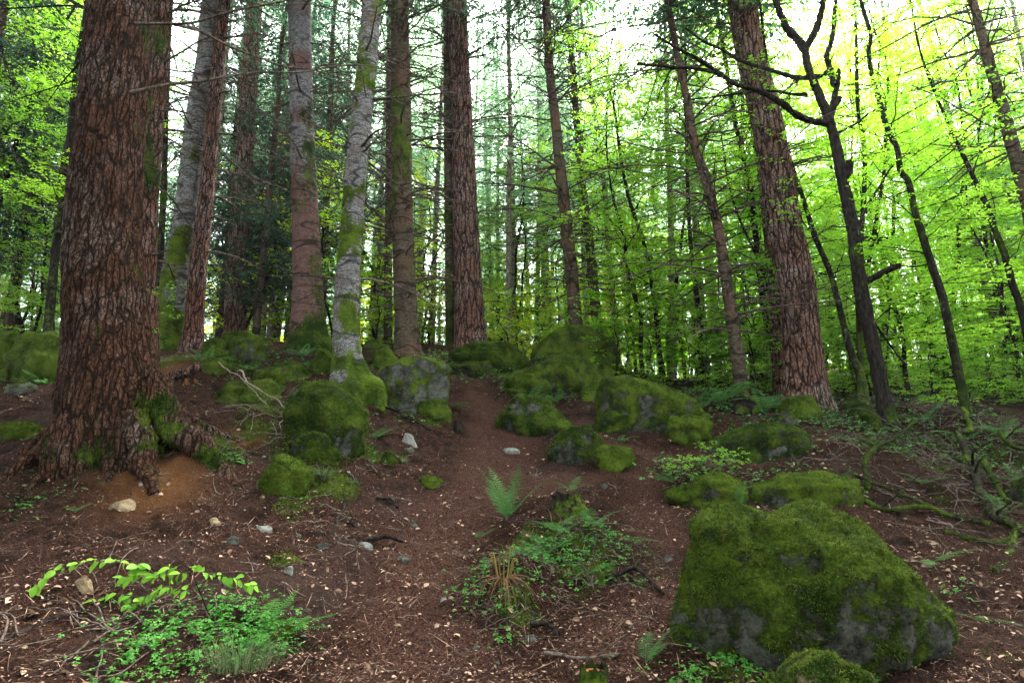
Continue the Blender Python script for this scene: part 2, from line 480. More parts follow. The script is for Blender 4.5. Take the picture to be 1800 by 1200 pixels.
# ------------------------------------------------------------------ ground sheet
GM = []     # moss patches: x, y, radius, strength
for px, py, r, st in [(455, 760, .55, .62), (520, 725, .5, .6), (600, 790, .45, .6), (530, 845, .4, .6), (650, 800, .35, .5), (420, 710, .5, .55), (620, 745, .4, .55), (380, 770, .35, .5), (700, 745, .35, .4), (500, 890, .3, .4), (540, 790, .9, .5), (480, 720, .9, .45), (560, 840, .6, .55), (600, 860, .5, .35), (700, 800, .35, .5), (500, 985, .16, .6),
                      (760, 745, .35, .45), (950, 950, .5, .62), (1040, 985, .55, .6), (900, 1060, .35, .55), (1120, 960, .4, .25), (1000, 1040, .4, .3),
                      (1080, 815, .5, .5), (1290, 830, .5, .3), (1250, 855, .4, .5), (1330, 770, .8, .45), (1150, 745, .5, .35), (1450, 745, .6, .5),
                      (1560, 790, .9, .5), (1680, 780, 1.0, .5), (1780, 800, 1.2, .5), (1650, 850, .7, .35), (1500, 880, .4, .3), (1600, 905, .3, .25),
                      (300, 640, 1.2, .45), (450, 625, 1.6, .5), (650, 640, 1.5, .5), (860, 645, 1.6, .55), (920, 670, .9, .6), (60, 660, 1.2, .45),
                      (1180, 690, 1.6, .45), (1350, 715, 1.2, .5), (100, 745, .6, .5), (430, 1130, .45, .5), (250, 1120, .4, .4), (330, 1060, .3, .1),
                      (1300, 1170, .4, .5), (1480, 1180, .4, .4), (820, 1070, .25, .3), (1440, 850, .5, .3), (690, 905, .2, .4), (760, 850, .2, .4),
                      (1760, 1150, .3, .25), (170, 800, .5, .3), (400, 790, .6, .4), (620, 700, .6, .4), (60, 880, .4, .3), (1700, 700, 1.5, .1)]:
    q = hit(px, py); GM.append((q[0], q[1], r, st))
OCH = [(hit(280, 850)[:2], .42), (hit(240, 830)[:2], .3), (hit(295, 640)[:2], .45), (hit(440, 770)[:2], .25)]

PATH = []
for pts, w in [([(740, 1230), (745, 1120), (760, 1020), (790, 930), (850, 850), (885, 790), (860, 735), (845, 690), (830, 655)], .70), ([(800, 930), (950, 850), (1090, 830), (1180, 810), (1290, 815), (1400, 790), (1455, 765), (1470, 745)], .42),
               ([(1160, 950), (1130, 880), (1120, 830)], .4), ([(1070, 1150), (1120, 1060), (1150, 960)], .4), ([(1020, 740), (1040, 770), (1140, 800)], .3)]:
    c = smooth_path(np.array([hit(a, min(b, 1199)) for a, b in pts]), 40)
    PATH.append((c, w))
def ground_moss(x, y):
    pm = np.zeros(len(x))
    for c, w in PATH:
        for a in c: pm = np.maximum(pm, np.exp(-((x - a[0]) ** 2 + (y - a[1]) ** 2) / (w * w)))
    m = np.full(len(x), .0)
    for gx, gy, r, st in GM:
        m = np.maximum(m, st * 1.15 * np.exp(-((x - gx) ** 2 + (y - gy) ** 2) / (r * r)))
    far = sstep(13, 20, np.hypot(x, y))
    m = np.maximum(m, .42 * far)
    m = m + .30 * fbm(np.stack([x, y, x * 0 + 3.1], -1), 1.7, 3) * (m > .02)
    return np.where(pm > m, m - pm * .85, m)

def build_ground():
    azf = np.linspace(-0.80, 0.80, 900)
    azb = np.linspace(0.80, 2 * math.pi - 0.80, 92)[1:-1]
    az = np.concatenate([azf, azb])
    d = np.concatenate([np.geomspace(.02, 2.4, 24)[:-1], np.geomspace(2.4, 26, 560), np.geomspace(26, 260, 60)[1:]])
    A, D = np.meshgrid(az, d)
    x = (D * np.sin(A)).ravel(); y = (D * np.cos(A)).ravel()
    z = ground(x, y)
    na = len(az)
    i = np.arange(len(d) - 1)[:, None] * na; j = np.arange(na)[None]; k = (j + 1) % na
    f = np.stack([i + j, i + na + j, i + na + k, i + k], -1).reshape(-1, 4)
    f = f[:, ::-1]
    och = np.zeros(len(x))
    for c, r in OCH: och = np.maximum(och, np.exp(-((x - c[0]) ** 2 + (y - c[1]) ** 2) / (r * r)))
    mb = MB(); mb.add(np.stack([x, y, z], -1), f, och, ground_moss(x, y))
    link('ground', mb.mesh('ground'), M['ground'], kind='structure')
build_ground()
print('ground', time.time() - T0)

# ------------------------------------------------------------------ trunks
def trunk_moss(m0, mb_, hh, nz=.35, fr=(1.2, 1.2, .9), side=None, off=0.0):
    def fn(v):
        h = np.maximum(v[:, 2], 0)
        m = m0 + mb_ * np.exp(-h / hh) + nz * fbm(v * np.array(fr) + off, 1.0, 3)
        if side is not None:
            d = unit(v[:, :2] - v[:, :2].mean(0)); m = m + side[2] * (d[:, 0] * side[0] + d[:, 1] * side[1])
        return m
    return fn

def path_px(pts, Y):
    """[(px, py, width)] at ground distance Y -> 3D points and radii"""
    c = np.array([P(a, b, Y) for a, b, w in pts])
    r = np.array([w * .5 * mpp(b, Y) for a, b, w in pts])
    return c, r

def make_trunk(pts, Y=None, top=14.0, toprad=.5, seg=40, rows=220, flare=0.0, lobes=None, moss=None, rough=.012, vstretch=.25, straight=True, rfreq=9.0, shift=0.0, under=0.0, red=None):
    """pts bottom to top in picture pixels. Returns mesh-local points, radii, base"""
    if Y is None:
        q = hit(pts[0][0], pts[0][1]); Y = q[1] + pts[0][2] * .5 * mpp(pts[0][1], q[1]) * .7
    Y += shift
    c, r = path_px(pts, Y)
    g = gz(c[0][0], Y)
    c0 = c[0].copy()
    if c[0][2] > g - 1.2 * (flare > 0) - .3:
        dirn = c[0] - c[1]; dirn = dirn / max(1e-6, abs(dirn[2]))
        ext = c[0] + dirn * (c[0][2] - g + .4 + 1.0 * (flare > 0)); c = np.vstack([ext, c]); r = np.append(r[0] * 1.02, r)
    if straight and top > 0:
        d = unit(c[-1] - c[-2]); d2 = unit(d + np.array([0, 0, 1.0]))
        L = max(top - (c[-1][2] - g), 1.0)
        c = np.vstack([c, c[-1] + d * L * .4, c[-1] + d * L * .4 + d2 * L * .6])
        r = np.append(r, [r[-1] * (1 - .2), r[-1] * toprad])
    base = np.array([c[0][0], c[0][1], g]) if c[0][2] < g else c[0]
    base = np.array([c[0][0], Y, g])
    n = rows
    cc = smooth_path(c, n); rr = np.interp(np.linspace(0, 1, n), np.linspace(0, 1, len(r)), r)
    cc = cc - base
    ph = (Y * 7.1 + pts[0][0] * .37) % 10
    def rfun(R, th, ce, u, w):
        h = np.maximum(ce[:, 2], 0)[:, None]
        if lobes is not None:
            dirx = np.cos(th)[None] * u[:, 0:1] + np.sin(th)[None] * w[:, 0:1]
            diry = np.cos(th)[None] * u[:, 1:2] + np.sin(th)[None] * w[:, 1:2]
            ang = np.arctan2(diry, dirx)
            for a0, wd, amp, hh in lobes:
                da = np.angle(np.exp(1j * (ang - math.radians(a0))))
                R = R + amp * np.exp(-(da / math.radians(wd)) ** 2) * np.exp(-(h / hh) ** 1.15)
        if under: R = R * (1 - under * sstep(.15, .60, -ce[:, 2:3] + .0 * R))
        if flare:
            lob = .62 + .38 * np.cos(th * 5 + ph)[None] * np.exp(-h / .5)
            R = R + flare * np.exp(-h / (flare * 1.6 + .12)) * lob
        q = np.stack([np.cos(th)[None] * R, np.sin(th)[None] * R, np.broadcast_to(ce[:, 2:3] * vstretch, R.shape)], -1).reshape(-1, 3)
        return R + rough * fbm(q + ph, rfreq, 4, .6).reshape(R.shape)
    mb = MB()
    tube(mb, cc, rr, seg, 0.0, rfun, moss or 0.0)
    if red: mb.a[-1] = sstep(red[1], red[0], mb.v[-1][:, 2])
    return mb, cc, rr, base

rng = np.random.RandomState(11)

def dead_branch(mb, p, az, L, r, up=.1, droop=.25, twigs=6, rg=rng, tint=0.0, moss=0.0, twl=.35):
    d = np.array([math.cos(az), math.sin(az), up]); t = np.linspace(0, 1, 7)
    side = np.array([-math.sin(az), math.cos(az), 0])
    wob = rg.normal(0, .05, (7, 3)).cumsum(0) * L * .28
    c = p + d * (t * L)[:, None] + side * (rg.normal(0, .10) * L * t ** 2)[:, None] + wob
    c[:, 2] -= droop * L * t ** 2
    tube(mb, c, r * (1 - .7 * t) + .002, 5, tint, b=moss)
    for k in range(twigs):
        s = rg.uniform(.2, .98); q = np.array([np.interp(s, t, c[:, i]) for i in range(3)])
        a = az + rg.choice([-1, 1]) * rg.uniform(.5, 1.1)
        l = L * twl * (1.15 - s) * rg.uniform(.5, 1.3) + .08
        e = q + np.array([math.cos(a), math.sin(a), rg.uniform(-.35, .3)]) * l
        m = (q + e) / 2 + rg.normal(0, .05, 3) * l
        tube(mb, np.array([q, m, e - np.array([0, 0, .12 * l])]), np.array([r * .45, r * .32, .002]), 3, tint, cap=False, b=moss)
        if rg.rand() < .5:
            a2 = a + rg.choice([-1, 1]) * .7
            tube(mb, np.array([m, m + np.array([math.cos(a2), math.sin(a2), -.1]) * l * .5]), np.array([r * .22, .001]), 3, tint, cap=False)

def whorls(mb, cc, rr, z0, z1, gap, nper, Lr, r, rg, moss=0.0, up=(-.15, .3), droop=.2, twigs=6):
    z = z0
    while z < z1:
        for k in range(rg.poisson(nper * 1.9)):
            zz = z + rg.normal(0, .06)
            i = np.argmin(np.abs(cc[:, 2] - zz)); az = rg.uniform(0, 2 * math.pi)
            p = cc[i] + np.array([math.cos(az), math.sin(az), 0]) * rr[i] * .85
            dead_branch(mb, p, az, rg.uniform(*Lr) * (1 if rg.rand() < .75 else .3), r * rg.uniform(.6, 1.2), rg.uniform(*up), droop * rg.uniform(.2, 1.4), int(twigs * rg.uniform(.5, 1.5)), rg, moss=moss)
        z += gap * rg.uniform(.6, 1.4)

# ------------------------------------------------------------------ crowns
def conifer_crown(mb, z0, z1, rmax, n, rg, density=1.0, shape=1.0, bs=.13, bw=.032, branch_mb=None, droop=.35, rbot=None):
    """drooping boughs built from many small needle sprays, origin at the stem"""
    for k in range(n):
        f = (k + rg.rand()) / n
        z = z0 + (z1 - z0) * f
        R = rmax * ((1 - f) ** shape * .92 + .08)
        if rbot is not None: R *= min(1, rbot + f * 4)
        L = R * rg.uniform(.6, 1.15); az = rg.uniform(0, 2 * math.pi)
        d = np.array([math.cos(az), math.sin(az), 0]); s = np.array([-math.sin(az), math.cos(az), 0])
        t = np.linspace(0, 1, 8)
        up = rg.uniform(-.05, .25) + .5 * f
        c = d * (t * L)[:, None] + np.array([0, 0, z]) + rg.normal(0, .02, (8, 3)).cumsum(0) * L
        c[:, 2] += up * L * t - droop * L * t ** 2
        if branch_mb is not None:
            tube(branch_mb, c, .006 + .012 * L * (1 - t) * .6, 4, 0, cap=False)
        nt = max(3, int(L / .085 * density))
        tt = rg.uniform(.12, 1, nt)
        q = np.stack([np.interp(tt, t, c[:, i]) for i in range(3)], -1)
        sg = rg.choice([-1, 1], nt)
        tl = L * .30 * (1.15 - tt) * rg.uniform(.5, 1.3, nt) + .10
        td = unit(d * .55 + s * sg[:, None] * rg.uniform(.6, 1.1, nt)[:, None] + np.array([0, 0, -1]) * rg.uniform(.0, .55, nt)[:, None])
        m = np.maximum(2, (tl / (bs * .5)).astype(int))
        idx = np.repeat(np.arange(nt), m)
        u = rg.rand(len(idx))
        b = q[idx] + td[idx] * (tl[idx] * u)[:, None]
        b[:, 2] -= .25 * tl[idx] * u ** 2
        dd = unit(td[idx] + s * (rg.choice([-1, 1], len(idx)) * rg.uniform(.2, .9, len(idx)))[:, None] + rg.normal(0, .18, (len(idx), 3)) + np.array([0, 0, -.15]))
        nn = unit(np.array([0, 0, 1.0]) + rg.normal(0, .45, (len(idx), 3)))
        sd_ = unit(np.cross(dd, nn))
        tint = np.clip(rg.normal(.45, .22, len(idx)) + .25 * rg.normal(), 0, 1)
        blades(mb, b, dd, sd_, bs * rg.uniform(.6, 1.3, len(idx)), bw * rg.uniform(.7, 1.3, len(idx)), tint)

def beech_crown(mb, bmb, cpath, z0, z1, n, Lr, rg, leaf=.055, dens=1.0, brad=.010, flat=.16, upr=(.0, .45), tlen=.36):
    """layered sprays of leaves along horizontal branches"""
    for k in range(n):
        f = (k + rg.rand()) / n
        z = z0 + (z1 - z0) * f
        p = np.array([np.interp(z, cpath[:, 2], cpath[:, i]) for i in range(3)])
        L = rg.uniform(*Lr) * (1 - .45 * f)
        az = rg.uniform(0, 2 * math.pi)
        d = np.array([math.cos(az), math.sin(az), 0]); s = np.array([-math.sin(az), math.cos(az), 0])
        t = np.linspace(0, 1, 8)
        up = rg.uniform(*upr)
        c = p + d * (t * L)[:, None] + s * (rg.normal(0, .14) * L * t ** 2)[:, None] + rg.normal(0, .018, (8, 3)).cumsum(0) * L
        c[:, 2] += up * L * (t - .55 * t ** 2) * 1.3
        tube(bmb, c, brad * (1 - .85 * t) * (.5 + L * .4) + .0015, 4, 0, cap=False)
        nt = max(4, int(L / .10 * dens))
        tt = np.sort(rg.uniform(.15, 1, nt)) ** .85
        q = np.stack([np.interp(tt, t, c[:, i]) for i in range(3)], -1)
        sg = rg.choice([-1, 1], nt)
        tl = L * tlen * (1.12 - tt) * rg.uniform(.5, 1.3, nt) + .12
        tup = rg.normal(0, flat, nt)
        td = unit(d * rg.uniform(.4, .9, nt)[:, None] + s * (sg * rg.uniform(.6, 1.1, nt))[:, None] + np.array([0, 0, 1]) * tup[:, None])
        # fine twigs
        e = q + td * tl[:, None]; w = np.full((nt, 1), .0028)
        sd_ = unit(np.cross(td, np.array([0, 0, 1.0])))
        v = np.stack([q + sd_ * w, q - sd_ * w, e], 1).reshape(-1, 3)
        bmb.add(v, np.arange(nt * 3).reshape(-1, 3))
        m = np.maximum(3, (tl / (leaf * .62)).astype(int))
        idx = np.repeat(np.arange(nt), m); N = len(idx)
        u = rg.uniform(.08, 1.05, N)
        b = q[idx] + td[idx] * (tl[idx] * u)[:, None] + rg.normal(0, .006, (N, 3))
        sgl = rg.choice([-1, 1], N)
        tn = unit(np.cross(td[idx], np.array([0, 0, 1.0])))
        dd = unit(td[idx] * rg.uniform(.4, .9, N)[:, None] + tn * (sgl * rg.uniform(.5, 1.1, N))[:, None] + np.array([0, 0, 1]) * rg.normal(-.10, .22, N)[:, None])
        nn = unit(np.array([0, 0, 1.0]) + rg.normal(0, .33, (N, 3)))
        side = unit(np.cross(dd, nn))
        tint = np.clip(rg.normal(.5, .24, N) + .22 * rg.normal(), 0, 1)
        Ls = leaf * rg.uniform(.65, 1.25, N)
        blades(mb, b, dd, side, Ls, Ls * .62, tint, fold=nn)

CROWNS = {}
def crown_proto(key):
    if key in CROWNS: return CROWNS[key]
    rg = np.random.RandomState(abs(hash(key)) % 1000 if False else sum(map(ord, key)))
    mb = MB(); bm = MB()
    if key.startswith('high'):
        conifer_crown(mb, 0, 11, 3.6, 130, rg, .9, .8, .17, .045, bm, .32, .55)
    me = mb.mesh(key); bme = bm.mesh(key + '_boughs')
    me.materials.append(M['needle']); bme.materials.append(M['twig'])
    CROWNS[key] = (me, bme); return CROWNS[key]

def add_high_crown(root, cc, z, scale=1.0, key='high', rz=0.0):
    me, bme = crown_proto(key)
    i = np.argmin(np.abs(cc[:, 2] - z))
    c = link('crown', me, None, root, loc=tuple(cc[i])); c.scale = (scale,) * 3; c.rotation_euler = (0, 0, rz)
    b = link('bough', bme, None, c)

def conifer(name, label, cat, pts, Y=None, mat='fir', branches=None, crown=None, group=None, bmoss=.1, brad=.021, **kw):
    mb, cc, rr, base = make_trunk(pts, Y, **kw)
    root = thing(name, label, cat, tuple(base), group=group)
    link('trunk', mb.mesh('trunk'), M[mat], root)
    if branches:
        rg = np.random.RandomState(int(pts[0][0] * 3 + 5))
        bm = MB()
        z0, z1, gap, nper, Lr, tw = branches
        whorls(bm, cc, rr, z0, z1, gap, nper, Lr, brad, rg, moss=bmoss, twigs=tw)
        link('dead_branches', bm.mesh('dead_branches'), M['twig'], root, kind='stuff')
    if crown: add_high_crown(root, cc, crown[0], crown[1], 'high' + crown[2], pts[0][0])
    return root, cc, rr, base

print('near trunks', time.time() - T0)
# the big old fir on the left, its roots spreading over the bank
R1, C1, RR1, B1 = conifer('douglas_fir', 'massive old fir with deeply furrowed red-brown bark and flared mossy roots', 'tree',
    [(205, 812, 150), (200, 760, 150), (195, 680, 152), (190, 600, 136), (185, 500, 126), (182, 400, 115), (188, 300, 110), (197, 200, 103), (205, 100, 100), (213, 0, 97)],
    None, 'fir_near', None, (9.5, 1.0, 'a'), seg=240, rows=640, top=20, flare=.17,
    lobes=[(-5, 26, .16, .50), (-130, 22, .10, .45), (175, 24, .10, .4)], under=.2,
    moss=trunk_moss(-.08, .22, .40, .60, (2.4, 2.4, 1.2), (.85, -.1, .26)), rough=.022, vstretch=.22, rfreq=13.0)
conifer('douglas_fir', 'thick red-brown fir trunk rising close behind the massive old fir, green moss down its edge', 'tree',
    [(258, 610, 38), (257, 500, 34), (257, 400, 35), (262, 300, 36), (268, 200, 37), (275, 133, 38), (283, 0, 38)], 9.8, 'fir', (2.2, 13, .55, 1.6, (.6, 2.2), 5),
    (10, 1, 'b'), top=20, flare=.1, seg=64, rows=300, moss=trunk_moss(.36, .3, 1.0, .5, (1.5, 1.5, .7), (-.5, -.6, .15)))
conifer('silver_fir', 'grey moss-banded fir trunk with a fully moss-covered foot, left of a thin red-brown trunk', 'tree',
    [(297, 612, 52), (297, 590, 50), (303, 510, 42), (313, 450, 41), (324, 400, 40), (333, 333, 39), (350, 200, 39), (366, 100, 38), (376, 0, 38)], None, 'silver', (1.5, 12, .8, 2.0, (.5, 1.8), 5),
    (8.8, .9, 'a'), top=19, flare=.05, moss=trunk_moss(.28, .6, .8, .8, (1.6, 1.6, 1.15), off=3.0), rough=.02, vstretch=.8, rfreq=4)
conifer('douglas_fir', 'thin red-brown fir trunk leaning right just beside the grey moss-banded trunk', 'tree',
    [(338, 612, 34), (343, 540, 30), (350, 450, 28), (362, 350, 25), (371, 250, 23), (380, 150, 22), (392, 20, 20)], 12.6, 'fir', (2, 12, .6, 1.8, (.5, 2.0), 5),
    (9.2, .9, 'b'), top=19, flare=.08, moss=trunk_moss(-.05, .3, .6, .3))
conifer('douglas_fir', 'pale grey-pink fir trunk far back among dark green boughs', 'tree',
    [(412, 610, 38), (415, 500, 35), (421, 400, 33), (428, 300, 30), (434, 200, 29), (441, 100, 28), (447, 0, 27)], 18, 'fir_pale', (4, 15, .6, 2.2, (.6, 2.2), 5),
    (13, 1.0, 'a'), top=24, flare=.1, moss=trunk_moss(-.2, .2, 1.0, .2))
conifer('silver_fir', 'straight fir trunk, grey with knot rings above and reddish with moss streaks below', 'tree',
    [(545, 616, 68), (543, 590, 60), (541, 500, 51), (537, 400, 46), (534, 300, 42), (530, 200, 40), (528, 100, 39), (526, 0, 38)], None, 'silver_red', (3.5, 14, .7, 2.2, (.5, 2.4), 6),
    (10.2, 1, 'b'), top=20, flare=.16, seg=60, rows=300, red=(2.6, 4.6), moss=trunk_moss(.12, .55, .55, .45, (1.2, 1.2, .8), (.8, -.2, .30)), rough=.014, vstretch=.8, rfreq=4)
conifer('silver_fir', 'pale grey trunk with green moss patches standing at the mossy boulders, leaning slightly right', 'tree',
    [(617, 700, 64), (612, 660, 55), (609, 600, 47), (611, 500, 42), (618, 400, 38), (626, 300, 37), (636, 200, 36), (643, 133, 35), (655, 0, 34)], None, 'silver', (2.0, 12, .8, 2.0, (.5, 2.2), 6),
    (10, .9, 'a'), top=18, flare=.10, seg=60, rows=320, lobes=[(-20, 22, .28, .3), (-75, 20, .10, .3)],
    moss=trunk_moss(.34, .40, .9, .75, (1.8, 1.8, 1.5), off=9.0), rough=.02, vstretch=.8, rfreq=4)
conifer('spruce_tree', 'olive-brown mossy trunk ringed with thin dead branches, behind the pale-faced boulder', 'tree',
    [(716, 622, 44), (714, 560, 41), (711, 480, 39), (708, 400, 37), (706, 300, 36), (705, 200, 36), (704, 100, 32), (703, 0, 30)], None, 'spruce', (1.2, 15, .42, 3.2, (.8, 2.8), 8),
    (10.5, 1, 'b'), top=20, flare=.06, moss=trunk_moss(.38, -.45, 1.3, .40, (1.2, 1.2, .7)), bmoss=.25)
conifer('spruce_tree', 'slim brown trunk between the pale mossy grey trunk and the olive-brown one', 'tree',
    [(682, 615, 16), (682, 500, 14), (683, 400, 13), (684, 250, 12), (686, 0, 10)], 19, 'spruce', (2, 16, .6, 2.2, (.6, 2.0), 5), (13, .9, 'a'), top=22, moss=trunk_moss(.25, .2, 1, .3))
conifer('spruce_tree', 'narrow greenish trunk half hidden behind the straight reddish furrowed fir', 'tree',
    [(795, 618, 22), (792, 500, 19), (790, 400, 17), (788, 250, 16), (787, 100, 15), (786, 0, 14)], 16.5, 'spruce', (1, 16, .6, 2.6, (.6, 2.2), 6), (13, .9, 'b'), top=22, moss=trunk_moss(.45, .2, 1, .25))
conifer('douglas_fir', 'straight reddish furrowed fir at the top of the path', 'tree',
    [(828, 614, 60), (826, 585, 56), (823, 500, 49), (819, 400, 45), (816, 320, 42), (812, 200, 36), (807, 100, 35), (804, 0, 33)], None, 'fir_pale', (4.5, 16, .7, 2.2, (.6, 2.6), 6),
    (11.6, 1.1, 'a'), top=22, flare=.10, seg=80, rows=360, moss=trunk_moss(-.22, .15, .5, .2), rough=.014, vstretch=.22, rfreq=12)
conifer('spruce_tree', 'slender brown trunk with whorls of dead branches rising behind the tallest boulder', 'tree',
    [(1014, 600, 26), (1011, 560, 24), (1005, 480, 22), (996, 400, 21), (989, 333, 20), (975, 200, 17), (966, 120, 15), (960, 0, 14)], 15.6, 'spruce', (1.5, 16, .42, 3.4, (.8, 3.0), 8),
    (10.3, 1, 'b'), top=21, moss=trunk_moss(.05, .25, 1.4, .3))
conifer('spruce_tree', 'thinner dead-branched trunk just right of the slender one behind the tallest boulder', 'tree',
    [(1053, 610, 22), (1048, 560, 19), (1040, 460, 17), (1030, 380, 15), (1020, 290, 13), (1008, 133, 11), (998, 0, 10)], 18.5, 'spruce', (1.5, 17, .5, 3.0, (.8, 2.8), 7),
    (13, .9, 'a'), top=22, moss=trunk_moss(.15, .2, 1, .3))
R14 = conifer('spruce_tree', 'slender grey-brown trunk curving left as it rises beside the tall ferns', 'tree',
    [(1304, 706, 26), (1300, 650, 24), (1288, 567, 21), (1275, 480, 19), (1262, 400, 18), (1250, 350, 17), (1236, 300, 16), (1222, 260, 15), (1209, 180, 13), (1195, 120, 12), (1180, 40, 11), (1172, 0, 10)], None, 'spruce', (1.4, 11, .40, 3.2, (.7, 2.6), 7),
    (8.3, .8, 'b'), top=15, moss=trunk_moss(.15, .35, .8, .35))
conifer('douglas_fir', 'huge pink-brown furrowed fir leaning left, its foot beside a round mossy boulder', 'tree',
    [(1416, 716, 80), (1414, 680, 73), (1409, 600, 63), (1400, 500, 60), (1378, 400, 61), (1364, 300, 55), (1343, 190, 50), (1318, 90, 47), (1304, 0, 46)], None, 'fir_pale', (2.2, 12, .6, 2.2, (.7, 2.6), 6),
    (8.8, 1.0, 'a'), top=20, flare=.13, seg=110, rows=420, moss=trunk_moss(-.12, .5, .30, .25, side=(-.8, -.4, .14)), rough=.02, vstretch=.22, rfreq=12, brad=.014)
conifer('douglas_fir', 'dark red trunk mostly hidden behind the huge pink-brown leaning fir', 'tree',
    [(1375, 700, 30), (1370, 600, 28), (1362, 480, 26), (1352, 380, 25), (1342, 280, 24), (1325, 150, 22), (1310, 0, 20)], 13.8, 'fir', (3, 14, .6, 2.2, (.6, 2.4), 5), (12, .9, 'b'), top=20, moss=trunk_moss(-.1, .3, .5, .2))
conifer('dead_sapling', 'pencil-thin black dead stem standing in front of the huge leaning fir', 'tree',
    [(1363, 688, 9), (1360, 600, 8), (1357, 500, 8), (1355, 440, 6)], None, 'dark', (.5, 3.5, .5, 1.2, (.3, .9), 3), top=3.8, toprad=.3, seg=10, rows=40)
conifer('spruce_tree', 'bare grey trunk at the far edge leaning strongly left against the pale sky', 'tree',
    [(1870, 740, 34), (1845, 560, 30), (1818, 400, 26), (1790, 290, 22), (1772, 227, 20), (1750, 150, 18), (1727, 67, 15), (1709, 0, 13)], 10.2, 'spruce', (4, 13, .5, 3, (.7, 2.6), 6), (10, .8, 'a'), top=14, moss=trunk_moss(-.1, .2, 1, .2))

def root_limb(root, base, az, L, r0, seed, top=.42, drop=.24, bend=0.0, moss=.1):
    rg = np.random.RandomState(seed); n = 44; s = np.linspace(0, 1, n); d0 = RR1[np.argmin(np.abs(C1[:, 2] - .3))] * .55
    a = math.radians(az) + bend * s + .25 * fbm(np.stack([s * 2, s * 0 + seed, s * 0], -1), 1.0, 2)
    d = d0 + L * s
    x = base[0] + C1[np.argmin(np.abs(C1[:, 2])), 0] + np.cumsum(np.cos(a)) * L / n + d0 * np.cos(a[0]); y = base[1] + np.cumsum(np.sin(a)) * L / n + d0 * np.sin(a[0])
    rr = r0 * (1 - .80 * s ** .8)
    zt = top * np.exp(-(L * s) / drop)
    z = ground(x, y, False) + zt * 1.0 + rr * (.35 - 1.25 * s ** 2) + .03 * fbm(np.stack([x * 4, y * 4, x * 0], -1), 1.0, 2)
    z = np.minimum(z, base[2] + top + .05)
    c = np.stack([x, y, z], -1) - base
    rf = lambda R, th, ce, u, w: R * (1 + .30 * fbm(np.stack([np.cos(th)[None] * .8 + ce[:, :1] * 4, np.sin(th)[None] * .8 + ce[:, 1:2] * 4, ce[:, 2:3] * 4 + 0 * R], -1).reshape(-1, 3), 1.5, 4, .6).reshape(R.shape))
    mb = MB(); tube(mb, c, rr, 28, rfun=rf, b=lambda v: moss + .5 * fbm(v, 2.5, 3)); link('root', mb.mesh('root'), M['fir_near'], root)
for az, L, r0, sd_, top, drop, bend, ms_ in [(-8, 1.5, .27, 1, .58, .36, -.25, .45), (-34, .95, .24, 2, .50, .30, -.3, .40), (-62, .42, .17, 3, .30, .16, .2, .35), (-92, .34, .18, 4, .30, .16, -.2, .15), (-122, .55, .19, 5, .36, .18, .2, .3),
                                             (-148, .75, .22, 6, .46, .24, .25, .35), (-172, .8, .20, 7, .45, .26, .2, .2), (150, 1.0, .2, 8, .4, .25, 0, .2), (40, 1.1, .2, 9, .4, .3, 0, .3)]:
    root_limb(R1, B1, az, L, r0, sd_, top, drop, bend, ms_)

# long bare boughs reaching from the old fir across the picture
def px_path(pts, y0, y1, n=None):
    n = len(pts); ys = np.linspace(y0, y1, n)
    return np.array([P(a, b, y) for (a, b), y in zip(pts, ys)])
def bough(root, base, pts, y0, y1, r0, r1=.003, mat='twig', n=40, twigs=0, name='branch', twig_l=.3, moss=.12, seg=7, seed=1, rn=.0):
    c = smooth_path(px_path(pts, y0, y1) - base, n)
    rg = np.random.RandomState(seed)
    mb = MB(); rr = np.linspace(r0, r1, n) * (1 + rn * np.array([rg.normal() for _ in range(n)]))
    rf = (lambda R, th, ce, u, w: R * (1 + .35 * fbm(np.stack([np.cos(th)[None] + ce[:, :1] * 8, np.sin(th)[None] + ce[:, 1:2] * 8, ce[:, 2:3] * 8 + 0 * R], -1).reshape(-1, 3), 1.0, 3).reshape(R.shape))) if rn else None
    tube(mb, c, rr, seg, rfun=rf, b=moss)
    for k in range(twigs):
        i = rg.randint(n // 5, n - 2); d = unit(c[i + 1] - c[i]); e = unit(d + rg.normal(0, .75, 3)); l = twig_l * rg.uniform(.4, 1.4)
        m = c[i] + e * l * .5 + rg.normal(0, .03, 3)
        tube(mb, np.array([c[i], m, m + unit(e + rg.normal(0, .3, 3)) * l * .5]), np.array([rr[i] * .45, rr[i] * .3, .001]), 4, cap=False, b=moss)
    o = link(name, mb.mesh(name), M[mat], root); return o
Y1 = B1[1]
bough(R1, B1, [(235, 42), (290, 42), (340, 40), (400, 22), (470, 8), (520, -2), (600, -20)], Y1 - .35, Y1 - .5, .022, .006, 'twig', twigs=5, seed=2)
bough(R1, B1, [(298, 42), (350, 55), (400, 80), (450, 100), (500, 117), (545, 122), (600, 138), (660, 160), (720, 190), (800, 235), (870, 300)], Y1 - .4, Y1 + 1.5, .018, .003, 'twig', twigs=12, seed=3)
bough(R1, B1, [(228, 163), (290, 150), (350, 143), (400, 135), (450, 128), (530, 127), (580, 118), (640, 115), (700, 128), (760, 145), (850, 190)], Y1 - .35, Y1 + 1.2, .022, .003, 'twig', twigs=14, seed=4)
bough(R1, B1, [(165, 22), (130, 5), (100, -20)], Y1, Y1 + .3, .03, .02, 'dark', twigs=2, seed=5)
bough(R1, B1, [(158, 92), (130, 122), (105, 150), (85, 178)], Y1, Y1 + .3, .014, .004, 'dark', twigs=8, seed=6)
bough(R1, B1, [(158, 14), (110, 10), (40, 14), (-60, 20)], Y1, Y1 + .8, .018, .008, 'dark', twigs=8, seed=7)
bough(R1, B1, [(152, 135), (90, 155), (30, 175), (-40, 200)], Y1, Y1 + .8, .010, .003, 'dark', twigs=12, seed=8)
